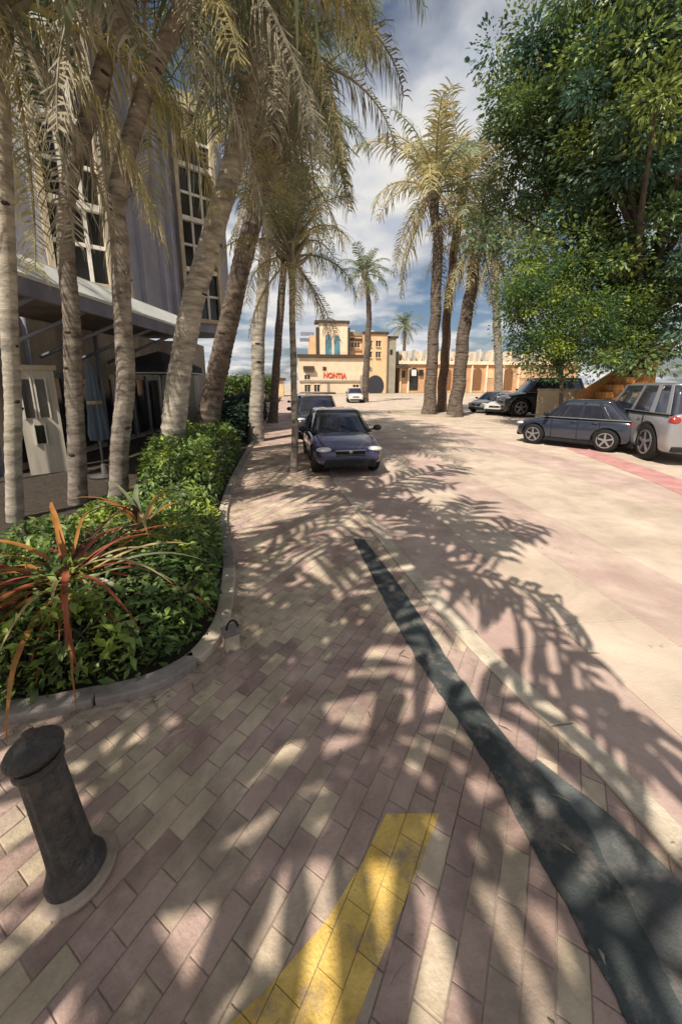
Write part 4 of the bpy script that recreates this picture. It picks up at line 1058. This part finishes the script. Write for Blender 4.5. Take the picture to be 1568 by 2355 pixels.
# ================================================================== cars
def bake(o):
    bpy.context.view_layer.update()
    me = bpy.data.meshes.new_from_object(o.evaluated_get(bpy.context.evaluated_depsgraph_get()))
    o.modifiers.clear(); o.data = me
    me.polygons.foreach_set('use_smooth', [True] * len(me.polygons))
    return o
def car(label, loc, heading, paint, Lc=4.2, W=1.72, Hc=1.46, style='sedan', group='cars parked along the street', name='parked_car', face=True):
    t = thing(name, label, 'car', loc, heading, group)
    k = Lc / 4.2; hw = W / 2; belt = Hc * 0.64
    if style == 'suv':
        prof = [(-2.10, .86, .40, belt * .98), (-2.05, .95, .30, belt * 1.02), (-1.7, .99, .27, belt * 1.03), (-1.0, 1, .25, belt * 1.0), (0, 1, .24, belt), (.8, 1, .25, belt), (1.1, .99, .26, belt * .99), (1.6, .97, .28, belt * .93), (1.98, .91, .32, belt * .84), (2.07, .82, .38, belt * .74), (2.10, .70, .44, belt * .62)]
    else:
        prof = [(-2.10, .82, .38, belt * .88), (-2.04, .93, .28, belt * 1.0), (-1.7, .98, .24, belt * 1.04), (-1.0, 1, .20, belt * 1.02), (0, 1, .19, belt), (.7, 1, .20, belt), (1.0, .995, .21, belt * .985), (1.5, .97, .23, belt * .89), (1.92, .90, .27, belt * .77), (2.06, .80, .33, belt * .68), (2.10, .66, .40, belt * .58)]
    cs = [(0, 0), (.84, 0), (.965, .10), (1.0, .42), (.995, .66), (.955, .86), (.84, .965), (.45, 1.0), (0, 1.012)]
    vs = []; fs = []; full = None
    for x, wf, zb, zt in prof:
        row = [(x * k, hw * wf * y, zb + (zt - zb) * z) for y, z in cs]
        row += [(x * k, -hw * wf * y, zb + (zt - zb) * z) for y, z in cs[-2:0:-1]]
        vs += row; full = len(row)
    for i in range(len(prof) - 1):
        for j in range(full): fs.append((i * full + j, (i + 1) * full + j, (i + 1) * full + (j + 1) % full, i * full + (j + 1) % full))
    fs += [tuple(range(full)), tuple(range((len(prof) - 1) * full, len(prof) * full))[::-1]]
    body = MB().add(vs, fs).build('body', paint, t, True)
    bm = bmesh.new(); bm.from_mesh(body.data); bmesh.ops.recalc_face_normals(bm, faces=bm.faces); bm.to_mesh(body.data); bm.free()
    sb_ = body.modifiers.new('sub', 'SUBSURF'); sb_.levels = 2; sb_.render_levels = 2
    rw = Hc * (0.235 if style == 'suv' else 0.222); xf, xr = 1.32 * k, -1.28 * k
    cut = MB()
    for x in (xf, xr):
        cut.lathe([(rw * 1.17, -hw * 1.3), (rw * 1.17, -hw * 0.70)], 28, (x, 0, rw), 'Y'); cut.lathe([(rw * 1.17, hw * 0.70), (rw * 1.17, hw * 1.3)], 28, (x, 0, rw), 'Y')
    co_ = cut.build('cutter', M_black, t)
    bm = bmesh.new(); bm.from_mesh(co_.data); bmesh.ops.recalc_face_normals(bm, faces=bm.faces); bm.to_mesh(co_.data); bm.free()
    bo = body.modifiers.new('cut', 'BOOLEAN'); bo.operation = 'DIFFERENCE'; bo.object = co_; bo.solver = 'EXACT'
    bake(body); bpy.data.objects.remove(co_)
    try: body.data.set_sharp_from_angle(angle=R(38))
    except Exception: pass
    # cabin glass, roof and pillars
    if style == 'suv': bf, tf, tr, br = 1.02, 0.42, -1.72, -2.0
    elif style == 'hatch': bf, tf, tr, br = 0.98, 0.28, -1.25, -1.98
    else: bf, tf, tr, br = 0.92, 0.22, -0.95, -1.72
    bf, tf, tr, br = [q * k for q in (bf, tf, tr, br)]
    zb0, zr = belt * 0.965, Hc - 0.055
    wb, wr = hw * 0.90, hw * (0.74 if style == 'suv' else 0.68)
    def ringp(f):                                # plan outline at height fraction f
        x0 = br + (tr - br) * f; x1 = bf + (tf - bf) * f; ww = wb + (wr - wb) * f
        pts = []
        for q in range(7): a = -math.pi / 2 + math.pi * q / 6; pts.append((x1 + 0.10 * k * math.cos(a), ww * 0.97 * math.sin(a)))
        pts = [(x1 + 0.09 * k * (1 - (y / ww) ** 2), y) for y in [ww * s_ for s_ in (-.97, -.75, -.4, 0, .4, .75, .97)]]
        pts += [(x1 + (x0 - x1) * s_, ww * (1 + 0.035 * math.sin(math.pi * s_))) for s_ in (.06, .25, .5, .75, .94)]
        pts += [(x0 - 0.07 * k * (1 - (y / ww) ** 2), y) for y in [ww * s_ for s_ in (.97, .75, .4, 0, -.4, -.75, -.97)]]
        pts += [(x1 + (x0 - x1) * s_, -ww * (1 + 0.035 * math.sin(math.pi * s_))) for s_ in (.94, .75, .5, .25, .06)]
        return pts
    vs = []; fs = []
    levels = [0, .35, .7, 1.0]
    for f in levels:
        for x, y in ringp(f): vs.append((x, y, zb0 + (zr - zb0) * f))
    n = len(ringp(0))
    for i in range(len(levels) - 1):
        for j in range(n): fs.append((i * n + j, i * n + (j + 1) % n, (i + 1) * n + (j + 1) % n, (i + 1) * n + j))
    fs += [tuple(range((len(levels) - 1) * n, len(levels) * n))]
    MB().add(vs, fs).build('window_glass', M_cglass, t, True)
    vs = []; fs = []
    for s_, z in ((1.015, zr - 0.035), (1.02, zr + 0.004), (.93, zr + 0.032), (.6, zr + 0.052)):
        xc = (tf + tr) / 2
        for x, y in ringp(1): vs.append((xc + (x - xc) * s_, y * s_, z))
    for i in range(3):
        for j in range(n): fs.append((i * n + j, i * n + (j + 1) % n, (i + 1) * n + (j + 1) % n, (i + 1) * n + j))
    fs += [tuple(range(3 * n, 4 * n)), tuple(range(n))[::-1]]
    MB().add(vs, fs).build('roof', paint, t, True)
    for sg in (-1, 1):
        def sidep(s_, f):
            x0 = br + (tr - br) * f; x1 = bf + (tf - bf) * f; ww = wb + (wr - wb) * f
            return Vector((x1 + (x0 - x1) * s_, sg * (ww * (1 + 0.035 * math.sin(math.pi * s_)) + 0.006), zb0 + (zr - zb0) * f))
        for s0_, s1_ in ((0.0, 0.045), (0.44, 0.48), (0.74, 0.80) if style != 'sedan' else (0.80, 0.86), (0.955, 1.0)):
            p = []
            for f in (0.0, .5, 1.0): p += [sidep(s0_, f), sidep(s1_, f)]
            off = Vector((0, sg * 0.012, 0))
            MB().add([q + off for q in p] + p, [(0, 1, 3, 2), (2, 3, 5, 4), (0, 2, 8, 6), (2, 4, 10, 8), (1, 7, 9, 3), (3, 9, 11, 5)]).build('pillar', paint, t)
        # waist moulding, sill, door seams and handles
        MB().tube([sidep(s_, 0.0) + Vector((0, sg * 0.008, 0.012)) for s_ in (0, .25, .5, .75, 1)], 0.016, 6).build('waist_trim', M_steel if style != 'sedan' else M_black, t)
        for xx in (0.62 * k, -0.32 * k, -1.05 * k if style != 'sedan' else -1.0 * k):
            MB().box((xx - 0.006, sg * hw * 0.985 - 0.012, 0.34), (xx + 0.006, sg * hw * 0.985 + 0.015, belt * 0.90)).build('door_seam', M_black, t)
        for xx in (-0.16 * k, -0.88 * k):
            MB().ball((xx, sg * (hw * 0.985 + 0.008), belt * 0.86), 0.085, 0.018, 0.018, 8, 5).build('door_handle', paint, t, True)
        MB().box((xr + rw * 1.2, sg * hw * 0.95 - 0.03, 0.20), (xf - rw * 1.2, sg * hw * 0.95 + 0.035, 0.285)).build('sill', M_black, t)
        # mirrors
        mi = MB().ball((bf - 0.18 * k, sg * (hw + 0.13), belt * 1.07), 0.075, 0.115, 0.075, 10, 7).build('mirror', M_black, t, True)
        MB().tube([(bf - 0.17 * k, sg * (hw * 0.88), belt * 1.0), (bf - 0.18 * k, sg * (hw + 0.08), belt * 1.05)], 0.022, 6).build('mirror_arm', M_black, mi)
        # lamps
        MB().ball((1.93 * k, sg * hw * 0.70, belt * 0.70 if style != 'suv' else belt * 0.77), 0.17, hw * 0.22, 0.058, 12, 8).build('headlight', M_lamp, t, True)
        MB().ball((-2.02 * k, sg * hw * 0.78, belt * 0.86), 0.10, hw * 0.15, 0.12, 12, 8).build('tail_light', M_tail, t, True)
        MB().ball((2.01 * k, sg * hw * 0.66, 0.40), 0.07, 0.10, 0.045, 10, 6).build('fog_light', M_lamp, t, True)
        # wheels
        for x in (xf, xr):
            y0 = sg * hw * 0.97
            tyre_p = [(rw * .62, -0.10), (rw * .90, -0.105), (rw * .98, -0.085), (rw, -0.04), (rw, 0.04), (rw * .98, 0.085), (rw * .90, 0.105), (rw * .62, 0.10)]
            wh = bpy.data.objects.new('wheel', None); C.objects.link(wh); wh.parent = t; wh.location = (x, y0 - sg * 0.10, rw)
            MB().lathe(tyre_p, 28, (0, 0, 0), 'Y').build('tyre', M_tyre, wh, True)
            rim = MB(); yo = sg * 0.085
            a0_, a1_ = sorted((yo, yo + sg * 0.022))
            for q in range(5):
                a = 2 * math.pi * q / 5 + 0.3
                d = Vector((math.cos(a), 0, math.sin(a))); s2 = Vector((-math.sin(a), 0, math.cos(a)))
                rim.obox(d * rw * 0.1 - s2 * rw * 0.075 + Vector((0, a0_ + 0.012, 0)), d * rw * 0.52, s2 * rw * 0.15, Vector((0, a1_ - a0_, 0)))
            rim.lathe([(rw * .16, a0_ + 0.01), (rw * .16, a1_ + 0.016)], 14, (0, 0, 0), 'Y')
            for q in range(28):
                a = 2 * math.pi * q / 28; b_ = 2 * math.pi * (q + 1) / 28
                P4 = []
                for rr in (rw * .60, rw * .68):
                    for yy in (a0_ + 0.012, a1_ + 0.012): P4 += [Vector((rr * math.cos(a), yy, rr * math.sin(a))), Vector((rr * math.cos(b_), yy, rr * math.sin(b_)))]
                rim.add(P4, [(0, 1, 3, 2), (4, 6, 7, 5), (2, 3, 7, 6), (0, 4, 5, 1)])
            rim.build('rim', M_rim, wh)
    # bonnet gap, badge and lamp housings
    hz = lambda x_: np.interp(x_, [q[0] for q in prof], [q[3] for q in prof])
    for sg in (-1, 1):
        MB().tube([(x_ * k, sg * hw * y_, hz(x_) - 0.012) for x_, y_ in ((1.05, .80), (1.35, .78), (1.65, .74), (1.88, .66))], 0.007, 5).build('bonnet_gap', M_black, t)
    MB().lathe([(0.045, 0), (0.045, 0.012), (0.03, 0.02)], 14, (0, 0, 0)).build('badge', M_rim, t, True).matrix_local = Matrix.Translation((2.10 * k, 0, belt * 0.665)) @ Matrix.Rotation(R(90), 4, 'Y')
    # nose and tail
    for j in range(4): MB().box((2.03 * k, -hw * 0.40, belt * 0.56 + j * 0.038), (2.112 * k, hw * 0.40, belt * 0.56 + j * 0.038 + 0.018)).build('grille_bar', M_steel if j == 3 else M_black, t)
    bevel(MB().box((1.90 * k, -hw * 0.72, 0.25), (2.118 * k, hw * 0.72, 0.45)).build('air_intake', M_black, t), 0.05, 3)
    MB().box((-2.125 * k, -0.25, belt * 0.62), (-2.10 * k, 0.25, belt * 0.62 + 0.12)).build('number_plate', M_plate, t)
    bevel(MB().box((-2.13 * k, -hw * 0.80, 0.36), (-2.0 * k, hw * 0.80, 0.50)).build('bumper', M_black, t), 0.03)
    for sg in (-0.1, 0.5):
        MB().tube([(bf + 0.09 * k, sg * hw, zb0 + 0.05), (bf - 0.12 * k, sg * hw - 0.42, zb0 + 0.16)], 0.009, 5).build('wiper', M_black, t)
    return t
down = R(-90)
car('navy blue saloon parked nose towards the viewer by the slender palm', (1.24, 10.05, 0.012), down + R(2), M_pnavy, 4.15, 1.66, 1.44, 'sedan')
car('charcoal crossover parked directly behind the navy saloon', (1.04, 15.8, 0.0), down, M_pgrey, 4.4, 1.86, 1.66, 'suv')
car('black saloon third in the parked line behind the crossover', (0.98, 24.2, 0.0), down, M_pblack, 4.4, 1.8, 1.5, 'sedan')
hd = math.atan2(0.84, -0.54)
car('blue-black hatchback parked at an angle under the big tree', (9.75, 11.5, 0.02), hd, M_pblue, 3.5, 1.62, 1.58, 'hatch')
car('tall silver off-roader cut off by the right edge of the picture', (11.2, 10.0, 0.02), math.atan2(0.93, 0.36), M_psilver, 4.7, 1.95, 2.12, 'suv')
p = dep(1238, 936, 25.0); car('tall black van behind the hatchback', (p.x, p.y, 0.0), R(172), M_pblack, 5.2, 2.0, 2.5, 'suv')
p = dep(1135, 930, 28.5); car('grey-green car right of the island palms', (p.x, p.y, 0.0), R(205), M_pgreen, 4.2, 1.8, 1.55, 'sedan')
p = dep(1165, 934, 26.5); car('white car squeezed before the tall black van', (p.x, p.y, 0.0), R(215), M_pwhite, 4.0, 1.75, 1.5, 'hatch')
p = dep(815, 926, 44); car('white car at the foot of the single far palm', (p.x, p.y, 0.0), R(265), M_pwhite, 4.2, 1.8, 1.7, 'suv')
print('slabs', cnt, 'objects', len(bpy.data.objects))
